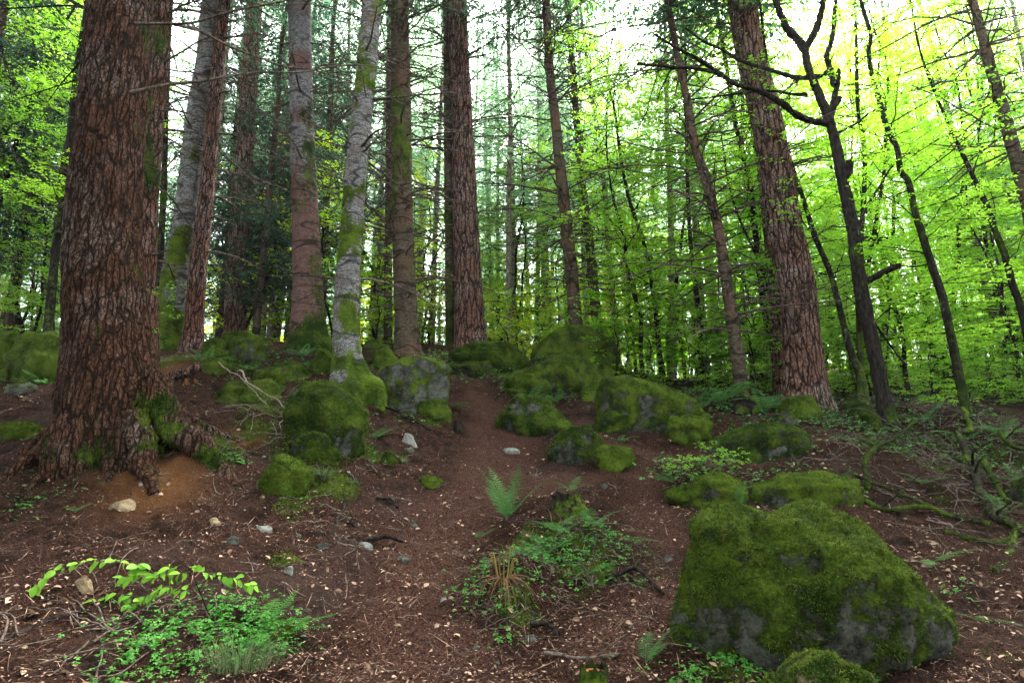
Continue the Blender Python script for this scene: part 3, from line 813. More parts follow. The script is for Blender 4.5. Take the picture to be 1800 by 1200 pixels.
bough(R1, B1, [(125, 525), (90, 500), (40, 470), (-20, 440)], Y1 + .3, Y1 + 1.2, .010, .004, 'dark', twigs=8, seed=9)

# ------------------------------------------------------------------ slim broadleaved and mossy trees seen one by one
def leafy(name, label, cat, pts, Y, mat, n, Lr, zr, leaf=.062, dens=1.3, lmat='beech', seed=1, limbs=(), group=None, tlen=.36, brad=.010, **kw):
    kw.setdefault('straight', False); kw.setdefault('rows', 120); kw.setdefault('seg', 20)
    mb, cc, rr, base = make_trunk(pts, Y, **kw)
    root = thing(name, label, cat, tuple(base), group=group)
    link('trunk', mb.mesh('trunk'), M[mat], root)
    rg = np.random.RandomState(seed)
    if n:
        lm, bm = MB(), MB()
        zt = cc[-1][2]
        beech_crown(lm, bm, cc, zt * zr[0], zt * zr[1], n, Lr, rg, leaf, dens, tlen=tlen, brad=brad)
        cr = link('crown', lm.mesh('crown'), M[lmat], root)
        link('twigs', bm.mesh('twigs'), M['dark'], cr)
    return root, cc, rr, base

mo = trunk_moss(.16, .25, .8, .5, (1.6, 1.6, 1.2))
R17, C17, RR17, B17 = leafy('oak_tree', 'crooked dark mossy tree forking near the top, with broken stubs on its trunk', 'tree',
    [(1563, 752, 30), (1556, 715, 26), (1549, 680, 25), (1531, 590, 23), (1512, 500, 23), (1499, 400, 21), (1480, 310, 19), (1466, 240, 16), (1455, 205, 16), (1437, 160, 14), (1421, 120, 12), (1414, 82, 12)],
    None, 'dark', 0, None, None, moss=mo, rough=.016, rows=220, seg=36, flare=.05, vstretch=.7, rfreq=7)
Y17 = B17[1]
def limb(pts, r0, r1, dy=0.0, tw=0, **kw):
    kw.setdefault('moss', .32); kw.setdefault('rn', .06)
    return bough(R17, B17, pts, Y17, Y17 + dy, r0 * mpp(200, Y17), r1 * mpp(200, Y17), 'dark', 60, tw, 'limb', seg=12, **kw)
limb([(1415, 86), (1402, 70), (1385, 52), (1372, 25), (1362, -10), (1355, -60)], 7.5, 4.5, .3)
limb([(1414, 84), (1427, 68), (1438, 42), (1446, 10), (1452, -20), (1456, -60)], 7, 4, -.3)
limb([(1453, 217), (1425, 212), (1400, 202), (1378, 184), (1345, 165), (1320, 155), (1292, 148), (1262, 130), (1225, 121), (1180, 118), (1120, 112)], 6.2, 2.2, -.8, 9, seed=4)
limb([(1268, 133), (1240, 112), (1215, 98), (1185, 82), (1150, 60)], 4.5, 1.5, -.6, 6, seed=5)
limb([(1458, 212), (1463, 195), (1467, 170), (1472, 145), (1474, 124)], 5.5, 4.5, .2)
limb([(1458, 196), (1467, 186), (1474, 176), (1477, 170)], 5, 4, -.1)
limb([(1466, 150), (1458, 118), (1453, 98), (1462, 72), (1466, 40), (1469, 5), (1471, -40)], 5, 3.5, .5, 4, seed=6)
limb([(1457, 125), (1440, 134), (1410, 137), (1385, 133), (1350, 122), (1305, 108), (1270, 88), (1235, 72), (1205, 50)], 5, 1.8, .6, 10, seed=7)
limb([(1420, 166), (1395, 166), (1350, 160), (1290, 166), (1215, 175)], 3, 1.2, .4, 6, seed=8)
limb([(1479, 318), (1487, 308), (1492, 295), (1494, 283)], 7.5, 6, -.1, moss=.05)
limb([(1522, 494), (1540, 486), (1558, 475), (1583, 466)], 6, 4, -.2)
limb([(1512, 420), (1530, 419), (1558, 420)], 4, 3.5, .2)
limb([(1508, 405), (1520, 370), (1545, 330), (1570, 290), (1600, 268)], 3, 1, .6, 6, seed=9, moss=.1)
limb([(1470, 235), (1500, 220), (1530, 198), (1545, 190)], 2.5, 1, .6, 5, seed=10, moss=.1)
limb([(1532, 560), (1560, 600), (1590, 640)], 2, 1, .5, 3, seed=11, moss=.1)

lm2 = trunk_moss(.30, .3, 1.0, .5, (1.6, 1.6, 1.0))
K = dict(moss=lm2, rough=.008)
leafy('beech_tree', 'slim dark stem leaning left through bright leaves, right of the crooked mossy tree', 'tree',
    [(1700, 728, 17), (1690, 680, 15), (1680, 633, 14), (1670, 583, 14), (1657, 523, 14), (1640, 473, 13), (1623, 417, 12), (1607, 367, 11), (1597, 320, 10), (1583, 300, 10), (1577, 260, 9), (1560, 227, 9), (1547, 183, 8), (1533, 133, 7), (1527, 90, 7), (1530, 60, 6), (1513, 0, 6), (1500, -80, 4)],
    None, 'dark', 44, (.9, 2.6), (.28, 1.0), seed=3, **K)
leafy('beech_tree', 'dark twin-stemmed beech just behind the crooked mossy tree, branching low', 'tree',
    [(1519, 712, 19), (1512, 660, 15), (1499, 627, 12), (1487, 587, 11), (1473, 527, 10), (1457, 473, 9), (1433, 417, 9), (1415, 360, 8), (1395, 300, 7), (1370, 220, 6), (1350, 120, 5), (1335, 0, 4)],
    12.0, 'dark', 40, (.8, 2.4), (.2, 1.0), seed=4, **K)
leafy('beech_tree', 'straight thin dark stem forking halfway up behind the crooked mossy tree', 'tree',
    [(1516, 706, 13), (1512, 600, 10), (1508, 500, 9), (1515, 400, 8), (1519, 333, 8), (1520, 265, 7), (1513, 225, 6), (1507, 173, 6), (1505, 60, 5), (1500, -60, 3)],
    12.6, 'dark', 40, (.8, 2.4), (.25, 1.0), seed=5, **K)
leafy('beech_tree', 'thin black stem crossing the right edge of the leaves, curving left as it rises', 'tree',
    [(1832, 740, 15), (1815, 640, 13), (1797, 550, 12), (1780, 500, 11), (1767, 450, 11), (1747, 400, 10), (1738, 370, 9), (1715, 320, 8), (1700, 287, 7), (1677, 240, 6), (1655, 190, 5), (1620, 100, 4), (1600, 0, 3)],
    11.5, 'dark', 40, (.8, 2.4), (.25, 1.0), seed=6, **K)
leafy('beech_tree', 'mossy thin stem standing alone between the slender curved spruce and the dead-branched pair', 'tree',
    [(1231, 690, 11), (1231, 667, 10), (1230, 567, 10), (1220, 483, 8), (1212, 400, 7), (1208, 300, 6), (1206, 217, 5), (1205, 100, 4), (1200, 0, 3)],
    14.6, 'dark', 36, (.7, 2.2), (.3, 1.0), seed=7, **K)
leafy('beech_tree', 'dark slim trunk leaning right at the left edge, against bright leaves and sky', 'tree',
    [(84, 600, 17), (86, 560, 16), (92, 500, 14), (100, 417, 13), (107, 333, 12), (116, 270, 11), (123, 233, 10), (133, 133, 9), (143, 70, 8), (152, 10, 7), (160, -60, 5)],
    12.5, 'dark', 34, (.7, 2.4), (.25, 1.0), seed=8, **K)
leafy('beech_tree', 'thin dark stem squeezed between the mossy-edged fir and the grey moss-banded fir', 'tree',
    [(278, 600, 12), (282, 450, 11), (288, 330, 10), (292, 200, 9), (296, 80, 8), (300, -40, 6)], 14.5, 'dark', 26, (.6, 1.8), (.3, 1.0), seed=9, **K)

# ------------------------------------------------------------------ background trees: a few kinds, copied
PROTO = {}
def proto_tree(key, build):
    """build(rg) -> list of (part, mesh, material, [(sub, mesh, material)])"""
    PROTO[key] = build(np.random.RandomState(sum(map(ord, key)) * 7 % 9973))

def stem_path(H, bend, rg, n=10):
    t = np.linspace(0, 1, n)[:, None]
    c = np.array([0, 0, 1.0]) * t * H + rg.normal(0, bend, (n, 3)).cumsum(0) * [1, 1, 0]
    return c - c[0]

def mk(mb, name, mat):
    me = mb.mesh(name); me.materials.append(M[mat]); return me

def b_conifer(z0, z1, rmax, nb, r, mat, nmat, H, bs=.15, bw=.045, dens=1.0, dead=(1.5, 9, 1.1, 1.2), shape=.8, droop=.35):
    def f(rg):
        c = smooth_path(stem_path(H, .05, rg), 50); rr = np.linspace(r, r * .25, 50)
        mb = MB(); tube(mb, c - [0, 0, .4], rr, 12, rfun=None, b=trunk_moss(.1, .2, 1, .4))
        dm = MB(); whorls(dm, c, rr, dead[0], dead[1], dead[2], dead[3], (.7, 2.4), .014, rg, moss=.1, twigs=4)
        lm, bm = MB(), MB()
        conifer_crown(lm, z0, z1, rmax, nb, rg, dens, shape, bs, bw, bm, droop, .5)
        return [('trunk', mk(mb, 'trunk', mat), [('dead_branches', mk(dm, 'dead_branches', 'twig'))]), ('crown', mk(lm, 'crown', nmat), [('bough', mk(bm, 'bough', 'twig'))])]
    return f
def b_beech(H, n, Lr, r, zr, leaf, lmat, dens=1.0, bend=.10, mat='dark', tlen=.36):
    def f(rg):
        c = smooth_path(stem_path(H, bend, rg), 40)
        mb = MB(); tube(mb, c - [0, 0, .3], np.linspace(r, r * .2, 40), 8, b=.2)
        lm, bm = MB(), MB()
        beech_crown(lm, bm, c, H * zr[0], H * zr[1], n, Lr, rg, leaf, dens, brad=.009, tlen=tlen)
        return [('trunk', mk(mb, 'trunk', mat), []), ('crown', mk(lm, 'crown', lmat), [('twigs', mk(bm, 'twigs', mat))])]
    return f

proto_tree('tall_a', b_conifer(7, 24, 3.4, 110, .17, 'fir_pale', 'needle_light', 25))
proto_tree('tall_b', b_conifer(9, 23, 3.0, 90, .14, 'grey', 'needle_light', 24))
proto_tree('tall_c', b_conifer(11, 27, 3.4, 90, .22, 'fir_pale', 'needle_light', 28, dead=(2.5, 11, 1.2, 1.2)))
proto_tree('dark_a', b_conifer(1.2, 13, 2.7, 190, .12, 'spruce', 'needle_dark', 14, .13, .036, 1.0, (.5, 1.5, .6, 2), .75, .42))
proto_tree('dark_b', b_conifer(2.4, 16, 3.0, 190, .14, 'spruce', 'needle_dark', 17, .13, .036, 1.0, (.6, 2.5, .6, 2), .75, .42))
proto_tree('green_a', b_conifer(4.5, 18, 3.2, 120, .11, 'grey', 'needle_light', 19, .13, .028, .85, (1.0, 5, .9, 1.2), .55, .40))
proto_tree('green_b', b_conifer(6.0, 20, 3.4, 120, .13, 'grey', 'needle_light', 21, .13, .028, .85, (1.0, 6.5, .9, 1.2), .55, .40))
proto_tree('beech_a', b_beech(8.0, 48, (.9, 2.6), .05, (.12, 1.0), .058, 'beech', 1.5))
proto_tree('beech_b', b_beech(10.0, 56, (.9, 3.0), .06, (.10, 1.0), .060, 'beech', 1.5, bend=.14))
proto_tree('beech_c', b_beech(6.0, 40, (.7, 2.2), .04, (.08, 1.0), .056, 'beech', 1.5, bend=.12))
proto_tree('beech_d', b_beech(3.0, 26, (.5, 1.5), .02, (.05, 1.0), .052, 'beech', 1.5, bend=.08))
proto_tree('beech_e', b_beech(15.0, 76, (1.2, 3.4), .08, (.28, 1.0), .066, 'beech', 1.4, bend=.16))
proto_tree('beech_f', b_beech(1.9, 30, (.5, 1.4), .018, (.04, 1.0), .055, 'beech', 1.5, bend=.07))
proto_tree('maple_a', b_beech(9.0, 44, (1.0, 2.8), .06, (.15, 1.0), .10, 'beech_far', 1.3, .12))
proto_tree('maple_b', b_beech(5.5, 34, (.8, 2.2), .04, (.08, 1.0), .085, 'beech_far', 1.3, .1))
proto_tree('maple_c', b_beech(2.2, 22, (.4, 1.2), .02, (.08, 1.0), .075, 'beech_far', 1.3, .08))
print('protos', time.time() - T0)

PLACED = []
def place(key, name, label, group, px, Y, scale=1.0, rz=None, rg=rng, lean=.0):
    x = (px - 900) / F * Y / CP
    z = gz(x, Y)
    root = thing(name, label, 'tree', (x, Y, z - .05), rg.uniform(0, 6.28) if rz is None else rz, group)
    PLACED.append((root, px, Y, group))
    root.scale = (scale,) * 3
    root.rotation_euler = (rg.normal(0, .02 + lean), rg.normal(0, .02 + lean), root.rotation_euler[2])
    for part, me, subs in PROTO[key]:
        o = link(part, me, None, root)
        for sn, sm in subs: link(sn, sm, None, o)
    return root

def spread(n, x0, x1, y0, y1, rg, mind=.9, power=1.0):
    out, tries = [], 0
    while len(out) < n and tries < n * 60:
        tries += 1
        px = rg.uniform(x0, x1); Y = y0 + (y1 - y0) * rg.rand() ** power
        x = (px - 900) / F * Y
        if all(math.hypot(x - a, Y - b) > mind for a, b, _ in out): out.append((x, Y, px))
    return [(px, Y) for _, Y, px in out]

rb = np.random.RandomState(5)
for px, Y in spread(11, 840, 1160, 32, 62, rb, 2.6):
    place(rb.choice(['tall_a', 'tall_b', 'tall_c']), 'tall_conifer', 'distant tall conifer in the hazy stand seen over the crest of the path', 'distant conifers over the crest', px, Y, rb.uniform(.85, 1.15), rg=rb)
for px, Y in spread(16, 100, 840, 28, 62, rb, 1.8):
    place(rb.choice(['tall_a', 'tall_b', 'tall_c']), 'tall_conifer', 'distant tall conifer behind the trunks lining the left of the crest', 'distant conifers behind the near trunks', px, Y, rb.uniform(.85, 1.15), rg=rb)
for px, Y in spread(12, -250, 120, 16, 45, rb, 2.2):
    place(rb.choice(['tall_a', 'tall_b']), 'tall_conifer', 'distant conifer beyond the old fir at the left edge', 'conifers beyond the left edge', px, Y, rb.uniform(.8, 1.1), rg=rb)
for px, Y in spread(16, 1160, 2050, 30, 62, rb, 2.0):
    place(rb.choice(['tall_a', 'tall_b', 'tall_c']), 'tall_conifer', 'tall conifer standing far behind the bright beech leaves on the right slope', 'distant conifers behind the beeches', px, Y, rb.uniform(.85, 1.15), rg=rb)
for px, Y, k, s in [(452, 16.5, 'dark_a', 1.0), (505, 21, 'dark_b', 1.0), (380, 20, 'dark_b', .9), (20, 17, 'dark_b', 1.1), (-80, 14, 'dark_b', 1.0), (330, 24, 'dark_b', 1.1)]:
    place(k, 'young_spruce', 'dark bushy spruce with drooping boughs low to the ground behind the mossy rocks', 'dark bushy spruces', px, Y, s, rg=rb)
for px, Y in spread(40, 1130, 2000, 13.8, 28, rb, 1.0, 1.2):
    place(rb.choice(['beech_a', 'beech_b', 'beech_c', 'beech_a']), 'beech_tree', 'young beech in fresh green leaf among many alike on the right-hand slope', 'young beeches on the right slope', px, Y, rb.uniform(.85, 1.25), rg=rb, lean=.05)
for px, Y in spread(26, 1080, 1950, 13, 20, rb, .8):
    place(rb.choice(['beech_d', 'beech_c', 'beech_d']), 'beech_sapling', 'low beech sapling in new leaf under the taller beeches', 'low beech saplings', px, Y, rb.uniform(.7, 1.1), rg=rb, lean=.04)
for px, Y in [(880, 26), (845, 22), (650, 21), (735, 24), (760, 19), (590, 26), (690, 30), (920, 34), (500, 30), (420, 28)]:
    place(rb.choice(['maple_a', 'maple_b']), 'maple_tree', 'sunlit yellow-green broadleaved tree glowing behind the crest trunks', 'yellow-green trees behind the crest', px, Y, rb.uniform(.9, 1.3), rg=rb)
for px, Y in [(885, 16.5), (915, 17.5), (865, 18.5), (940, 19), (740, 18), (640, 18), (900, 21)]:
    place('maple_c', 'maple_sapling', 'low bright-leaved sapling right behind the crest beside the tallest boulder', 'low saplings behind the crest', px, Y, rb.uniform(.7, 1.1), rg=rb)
for px, Y in spread(18, -200, 130, 13.5, 26, rb, 1.2):
    place(rb.choice(['beech_a', 'beech_b', 'beech_c']), 'beech_tree', 'young broadleaved tree in fresh leaf beyond the rocks at the left edge', 'young trees at the left edge', px, Y, rb.uniform(.8, 1.1), rg=rb)

for px, Y, k, s in [(905, 22, 'green_a', 1), (960, 26, 'green_b', 1.05), (1105, 27, 'green_b', 1), (870, 30, 'green_b', 1.1), (1010, 31, 'green_a', 1.3),
    (735, 28, 'green_b', 1.1), (590, 22, 'green_a', 1.0), (460, 25, 'green_a', 1.1), (1260, 24, 'green_b', 1.1), (1400, 27, 'green_a', 1.2), (1760, 20, 'green_b', 1), (1900, 16, 'green_a', .9), (1640, 26, 'green_b', 1.2), (-120, 18, 'green_b', 1)]:
    place(k, 'spruce_tree', 'mid-distance spruce with hanging green boughs high on a bare lower stem', 'mid-distance green spruces', px, Y, s, rg=rb)
# unseen conifers of the wood beside and behind, added to shade the view
re_ = np.random.RandomState(77); ring = []
while len(ring) < 46:
    a = re_.uniform(.75, 2 * math.pi - .75); d = re_.uniform(4.5, 26); x, y = d * math.sin(a), d * math.cos(a)
    if y > abs(x) * .80 - 1.5 or (d < 10 and abs(a - math.pi) > 2.0) or d < 6: continue
    if all(math.hypot(x - u, y - v) > 2.3 for u, v in ring): ring.append((x, y))
for x, y in ring:
    k = re_.choice(['dark_b', 'green_a', 'green_b', 'tall_a', 'tall_b', 'dark_b'])
    root = thing('tall_conifer', 'unseen conifer of the surrounding wood, added outside the view for its shade', 'tree', (x, y, gz(x, y) - .1), re_.uniform(0, 6.28), 'unseen conifers added for their shade')
    root.scale = (re_.uniform(.95, 1.25),) * 3
    for part, me, subs in PROTO[k]:
        o = link(part, me, None, root)
        for sn, sm in subs: link(sn, sm, None, o)
for px, Y in spread(15, 1150, 2050, 14, 24, rb, 1.9) + [(60, 17), (-60, 15), (20, 22)]:
    place('beech_e', 'beech_tree', 'tall young beech whose leafy top fills the sky above the right-hand slope', 'tall young beeches', px, Y, rb.uniform(.85, 1.15), rg=rb, lean=.05)
for px, Y in spread(3, 860, 1100, 24, 30, rb, 1.6):
    place(rb.choice(['green_a', 'green_b']), 'spruce_tree', 'mid-distance spruce with hanging green boughs high on a bare lower stem', 'mid-distance green spruces', px, Y, rb.uniform(.9, 1.2), rg=rb)
for px, Y, k, s_ in [(335, 19, 'green_a', .95), (475, 22, 'green_b', 1), (560, 20, 'dark_b', 1.15), (600, 25, 'green_b', 1.1), (660, 23, 'green_b', 1.0), (420, 26, 'dark_b', 1.3), (0, 19, 'dark_b', 1.2), (60, 25, 'green_b', 1.1), (-70, 20, 'green_b', 1), (760, 24, 'green_b', 1.05), (125, 21, 'dark_b', 1.15), (215, 24, 'green_b', 1.1)]:
    place(k, 'spruce_tree', 'leafy-boughed spruce filling a gap between the near trunks left of the path', 'spruces between the left trunks', px, Y, s_, rg=rb)
for px, Y in spread(7, 850, 1100, 21, 34, rb, 1.4):
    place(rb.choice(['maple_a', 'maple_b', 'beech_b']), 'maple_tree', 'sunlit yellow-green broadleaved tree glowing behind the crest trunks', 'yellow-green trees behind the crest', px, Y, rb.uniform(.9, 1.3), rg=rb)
for px, Y in spread(2, 1100, 1200, 17, 20, rb, 1.0):
    place('beech_b', 'beech_tree', 'young beech in fresh green leaf among many alike on the right-hand slope', 'young beeches on the right slope', px, Y, rb.uniform(.9, 1.1), rg=rb, lean=.04)
for px, Y in spread(11, 600, 1180, 27, 44, rb, 2.2):
    place(rb.choice(['green_a', 'green_b']), 'spruce_tree', 'mid-distance spruce with hanging green boughs high on a bare lower stem', 'mid-distance green spruces', px, Y, rb.uniform(1.2, 1.6), rg=rb)
for px, Y in spread(9, 60, 620, 25, 40, rb, 2.0):
    place(rb.choice(['green_a', 'green_b', 'dark_b']), 'spruce_tree', 'leafy-boughed spruce filling a gap between the near trunks left of the path', 'spruces between the left trunks', px, Y, rb.uniform(1.3, 1.6), rg=rb)
for px, Y in spread(6, 1500, 2050, 19, 27, rb, 1.9):
    place('beech_e', 'beech_tree', 'tall young beech whose leafy top fills the sky above the right-hand slope', 'tall young beeches', px, Y, rb.uniform(1., 1.25), rg=rb, lean=.05)
for px, Y in spread(34, 1090, 1900, 13.0, 18, rb, .55):
    place(rb.choice(['beech_d', 'beech_f']), 'beech_sapling', 'low beech sapling in new leaf under the taller beeches', 'low beech saplings', px, Y, rb.uniform(.6, 1.0), rg=rb, lean=.05)
for px, Y in spread(30, 1090, 2000, 18, 28, rb, .9):
    place('beech_f', 'beech_sapling', 'low beech sapling in new leaf under the taller beeches', 'low beech saplings', px, Y, rb.uniform(1.0, 1.6), rg=rb, lean=.05)
for px, Y in spread(44, 380, 1150, 17.5, 34, rb, .9):
    place(rb.choice(['maple_c', 'beech_d', 'beech_c', 'beech_d', 'maple_b']), 'young_tree', 'low leafy young tree in the undergrowth just beyond the crest', 'young trees beyond the crest', px, Y, rb.uniform(.8, 1.4), rg=rb, lean=.04)
for px, Y in spread(34, 1150, 2000, 16, 32, rb, 1.0):
    place(rb.choice(['beech_d', 'beech_c', 'beech_d']), 'beech_sapling', 'low beech sapling in new leaf under the taller beeches', 'low beech saplings', px, Y, rb.uniform(1., 1.5), rg=rb, lean=.04)
for px, Y, k, s in [(890, 19.5, 'green_b', .9), (1085, 18.5, 'green_a', .95), (1180, 18, 'green_b', .85), (1035, 22, 'green_b', 1), (940, 24, 'green_b', .9), (1240, 19, 'green_b', .9)]:
    place(k, 'spruce_tree', 'mid-distance spruce with hanging green boughs high on a bare lower stem', 'mid-distance green spruces', px, Y, s, rg=rb)
for px, Y in spread(46, 1080, 2050, 30, 48, rb, 1.1):
    place(rb.choice(['beech_d', 'beech_c']), 'beech_sapling', 'low beech sapling in new leaf under the taller beeches', 'low beech saplings', px, Y, rb.uniform(1.2, 1.9), rg=rb, lean=.04)
for px, Y in spread(40, -200, 1080, 34, 50, rb, 1.3):
    place(rb.choice(['maple_c', 'maple_b', 'beech_d']), 'young_tree', 'low leafy young tree in the undergrowth just beyond the crest', 'young trees beyond the crest', px, Y, rb.uniform(1.3, 2.0), rg=rb, lean=.04)
MARKS = [(92, 'the dark trunk'), (190, 'the old fir'), (300, 'the grey fir'), (350, 'the thin fir'), (541, 'the reddish fir'), (611, 'the pale fir'), (710, 'the olive-brown spruce'), (823, 'the furrowed fir'),
         (1008, 'the slender spruce'), (1230, 'the mossy stem'), (1290, 'the curved spruce'), (1407, 'the huge fir'), (1530, 'the crooked tree'), (1670, 'the leaning beech')]
KINDS = {'distant conifers over the crest': 'hazy conifers', 'distant conifers behind the near trunks': 'distant conifers', 'conifers beyond the left edge': 'conifers', 'distant conifers behind the beeches': 'distant conifers',
         'dark bushy spruces': 'dark spruces', 'young beeches on the right slope': 'young beeches', 'low beech saplings': 'beech saplings', 'yellow-green trees behind the crest': 'yellow-green trees', 'low saplings behind the crest': 'bright saplings',
         'young trees at the left edge': 'leafy trees', 'mid-distance green spruces': 'green spruces', 'tall young beeches': 'tall beeches', 'young trees beyond the crest': 'undergrowth trees', 'spruces between the left trunks': 'leafy spruces'}
ORD = 'leftmost second third fourth fifth sixth seventh eighth ninth'.split()
sect = {}
for root, px, Y, g in PLACED:
    k = sum(px > m for m, _ in MARKS); sect.setdefault((g, k), []).append((px, root))
for (g, k), rows in sect.items():
    if len(rows) > 9: continue
    where = 'left of ' + MARKS[0][1] if k == 0 else 'right of ' + MARKS[-1][1] if k == len(MARKS) else 'between ' + MARKS[k - 1][1] + ' and ' + MARKS[k][1]
    kind = KINDS[g]
    for i, (px, root) in enumerate(sorted(rows, key=lambda r: r[0])):
        if len(rows) == 1:
            one = kind[:-2] if kind.endswith('beeches') else kind[:-1]
            root['label'] = 'only ' + one + ' seen ' + where
        else: root['label'] = (ORD[i] + ' of the ' if i == 0 else ORD[i] + ' from left of the ') + kind + ' ' + where
# far wood that reads as one mass
def far_wood():
    rg = np.random.RandomState(3); lm, tm = MB(), MB()
    n = 230
    for k in range(n):
        az = rg.uniform(-.95, .95); d = rg.uniform(64, 120)
        x, y = d * math.sin(az), d * math.cos(az); z = gz(x, y); H = rg.uniform(18, 30)
        tube(tm, np.array([[x, y, z - 1], [x + rg.normal(0, .2), y, z + H * .5], [x, y, z + H]]), np.array([.3, .22, .05]), 5, .5, cap=False)
        N = 520
        f = rg.rand(N) ** .8; R = 3.6 * (1 - f) ** .7 + .3
        a = rg.uniform(0, 6.28, N); rr = R * np.sqrt(rg.rand(N))
        b = np.stack([x + rr * np.cos(a), y + rr * np.sin(a), z + 5 + (H - 5) * f], -1)
        dd = unit(np.stack([np.cos(a), np.sin(a), rg.normal(-.3, .3, N)], -1)); nn = unit(rg.normal(0, .5, (N, 3)) + [0, 0, 1])
        blades(lm, b, dd, unit(np.cross(dd, nn)), rg.uniform(.5, 1.1, N), rg.uniform(.15, .3, N), np.clip(rg.normal(.5, .25, N), 0, 1))
    link('far_forest', lm.mesh('far_forest'), M['needle'], kind='stuff')
    link('far_forest_trunks', tm.mesh('far_forest_trunks'), M['fir_pale'], kind='stuff')
far_wood()
print('background', time.time() - T0)

# ------------------------------------------------------------------ boulders
import bmesh
_ICO = {}
def ico(n):
    if n not in _ICO:
        bm = bmesh.new(); bmesh.ops.create_icosphere(bm, subdivisions=n, radius=1.0)
        bm.verts.ensure_lookup_table()
        v = np.array([x.co[:] for x in bm.verts]); f = np.array([[q.index for q in p.verts] for p in bm.faces]); bm.free()
        _ICO[n] = (unit(v), f)
    return _ICO[n]

def vnormals(v, f):
    n = np.cross(v[f[:, 1]] - v[f[:, 0]], v[f[:, 2]] - v[f[:, 0]])
    o = np.zeros_like(v)
    for i in range(3): np.add.at(o, f[:, i], n)
    return unit(o)

def rock_shape(a, b, c, seed, sub=5, e=.85, lump=.16, facets=5, cut=.80, prof=None, rough=.02):
    rg = np.random.RandomState(seed)
    d, f = ico(sub)
    p = np.sign(d) * np.abs(d) ** e
    if prof is not None:
        u = np.clip(p[:, 0], -1, 1); s = np.maximum(1 - np.abs(u) ** (2 / e), 0) ** (e / 2)
        H = np.interp(u, [q[0] for q in prof], [q[1] for q in prof])
        up = p[:, 2] > 0
        zt = p[:, 2] * np.where(up, H / np.maximum(s, .22), 1.0)
        p[:, 2] = np.where(up, np.minimum(zt, H + .02), p[:, 2])
    for k in range(facets):
        n = unit(rg.normal(0, 1, 3) * [1, 1, .7]); h = cut * rg.uniform(.85, 1.12)
        if prof is not None and n[2] > .4: continue
        o = np.maximum(p @ n - h, 0); p = p - n * (o * .85)[:, None]
    p = p * (1 + lump * fbm(d + seed * 1.7, 1.3, 3)[:, None] * (1 if prof is None else .5))
    v = p * [a, b, c]
    sz = (a * b * c) ** (1 / 3)
    nn = unit(d / [a, b, c])
    v = v + nn * (rough * (fbm(v + seed, 3.5, 4, .6) * 1.6 - np.abs(fbm(v + seed * 2, 1.8 / max(sz, .3), 3)) * 2.2 * min(sz, .5)))[:, None]
    return v, f

def moss_fuzz(mb, v, f, m, n, L, W, rg, grass=False):
    a, b, c = v[f[:, 0]], v[f[:, 1]], v[f[:, 2]]
    cr = np.cross(b - a, c - a); ar = np.linalg.norm(cr, axis=1); nr = cr / (ar[:, None] + 1e-12)
    w = ar * np.clip((m[f].mean(1) - .30) * 3, 0, 1)
    if w.sum() <= 0: return
    k = rg.choice(len(f), n, p=w / w.sum())
    r1, r2 = rg.rand(2, n); r1 = np.sqrt(r1)
    p = a[k] * (1 - r1)[:, None] + b[k] * (r1 * (1 - r2))[:, None] + c[k] * (r1 * r2)[:, None]
    d = unit(nr[k] * .55 + rg.normal(0, .55, (n, 3)) + [0, 0, -.12])
    s = unit(np.cross(d, rg.normal(0, 1, (n, 3))))
    clump = fbm(p, 9.0, 2)
    blades(mb, p - nr[k] * .004, d, s, L * rg.uniform(.5, 1.3, n) * (1 + .6 * clump), W * rg.uniform(.7, 1.3, n), np.clip(.45 + .5 * clump + rg.normal(0, .18, n), 0, 1))

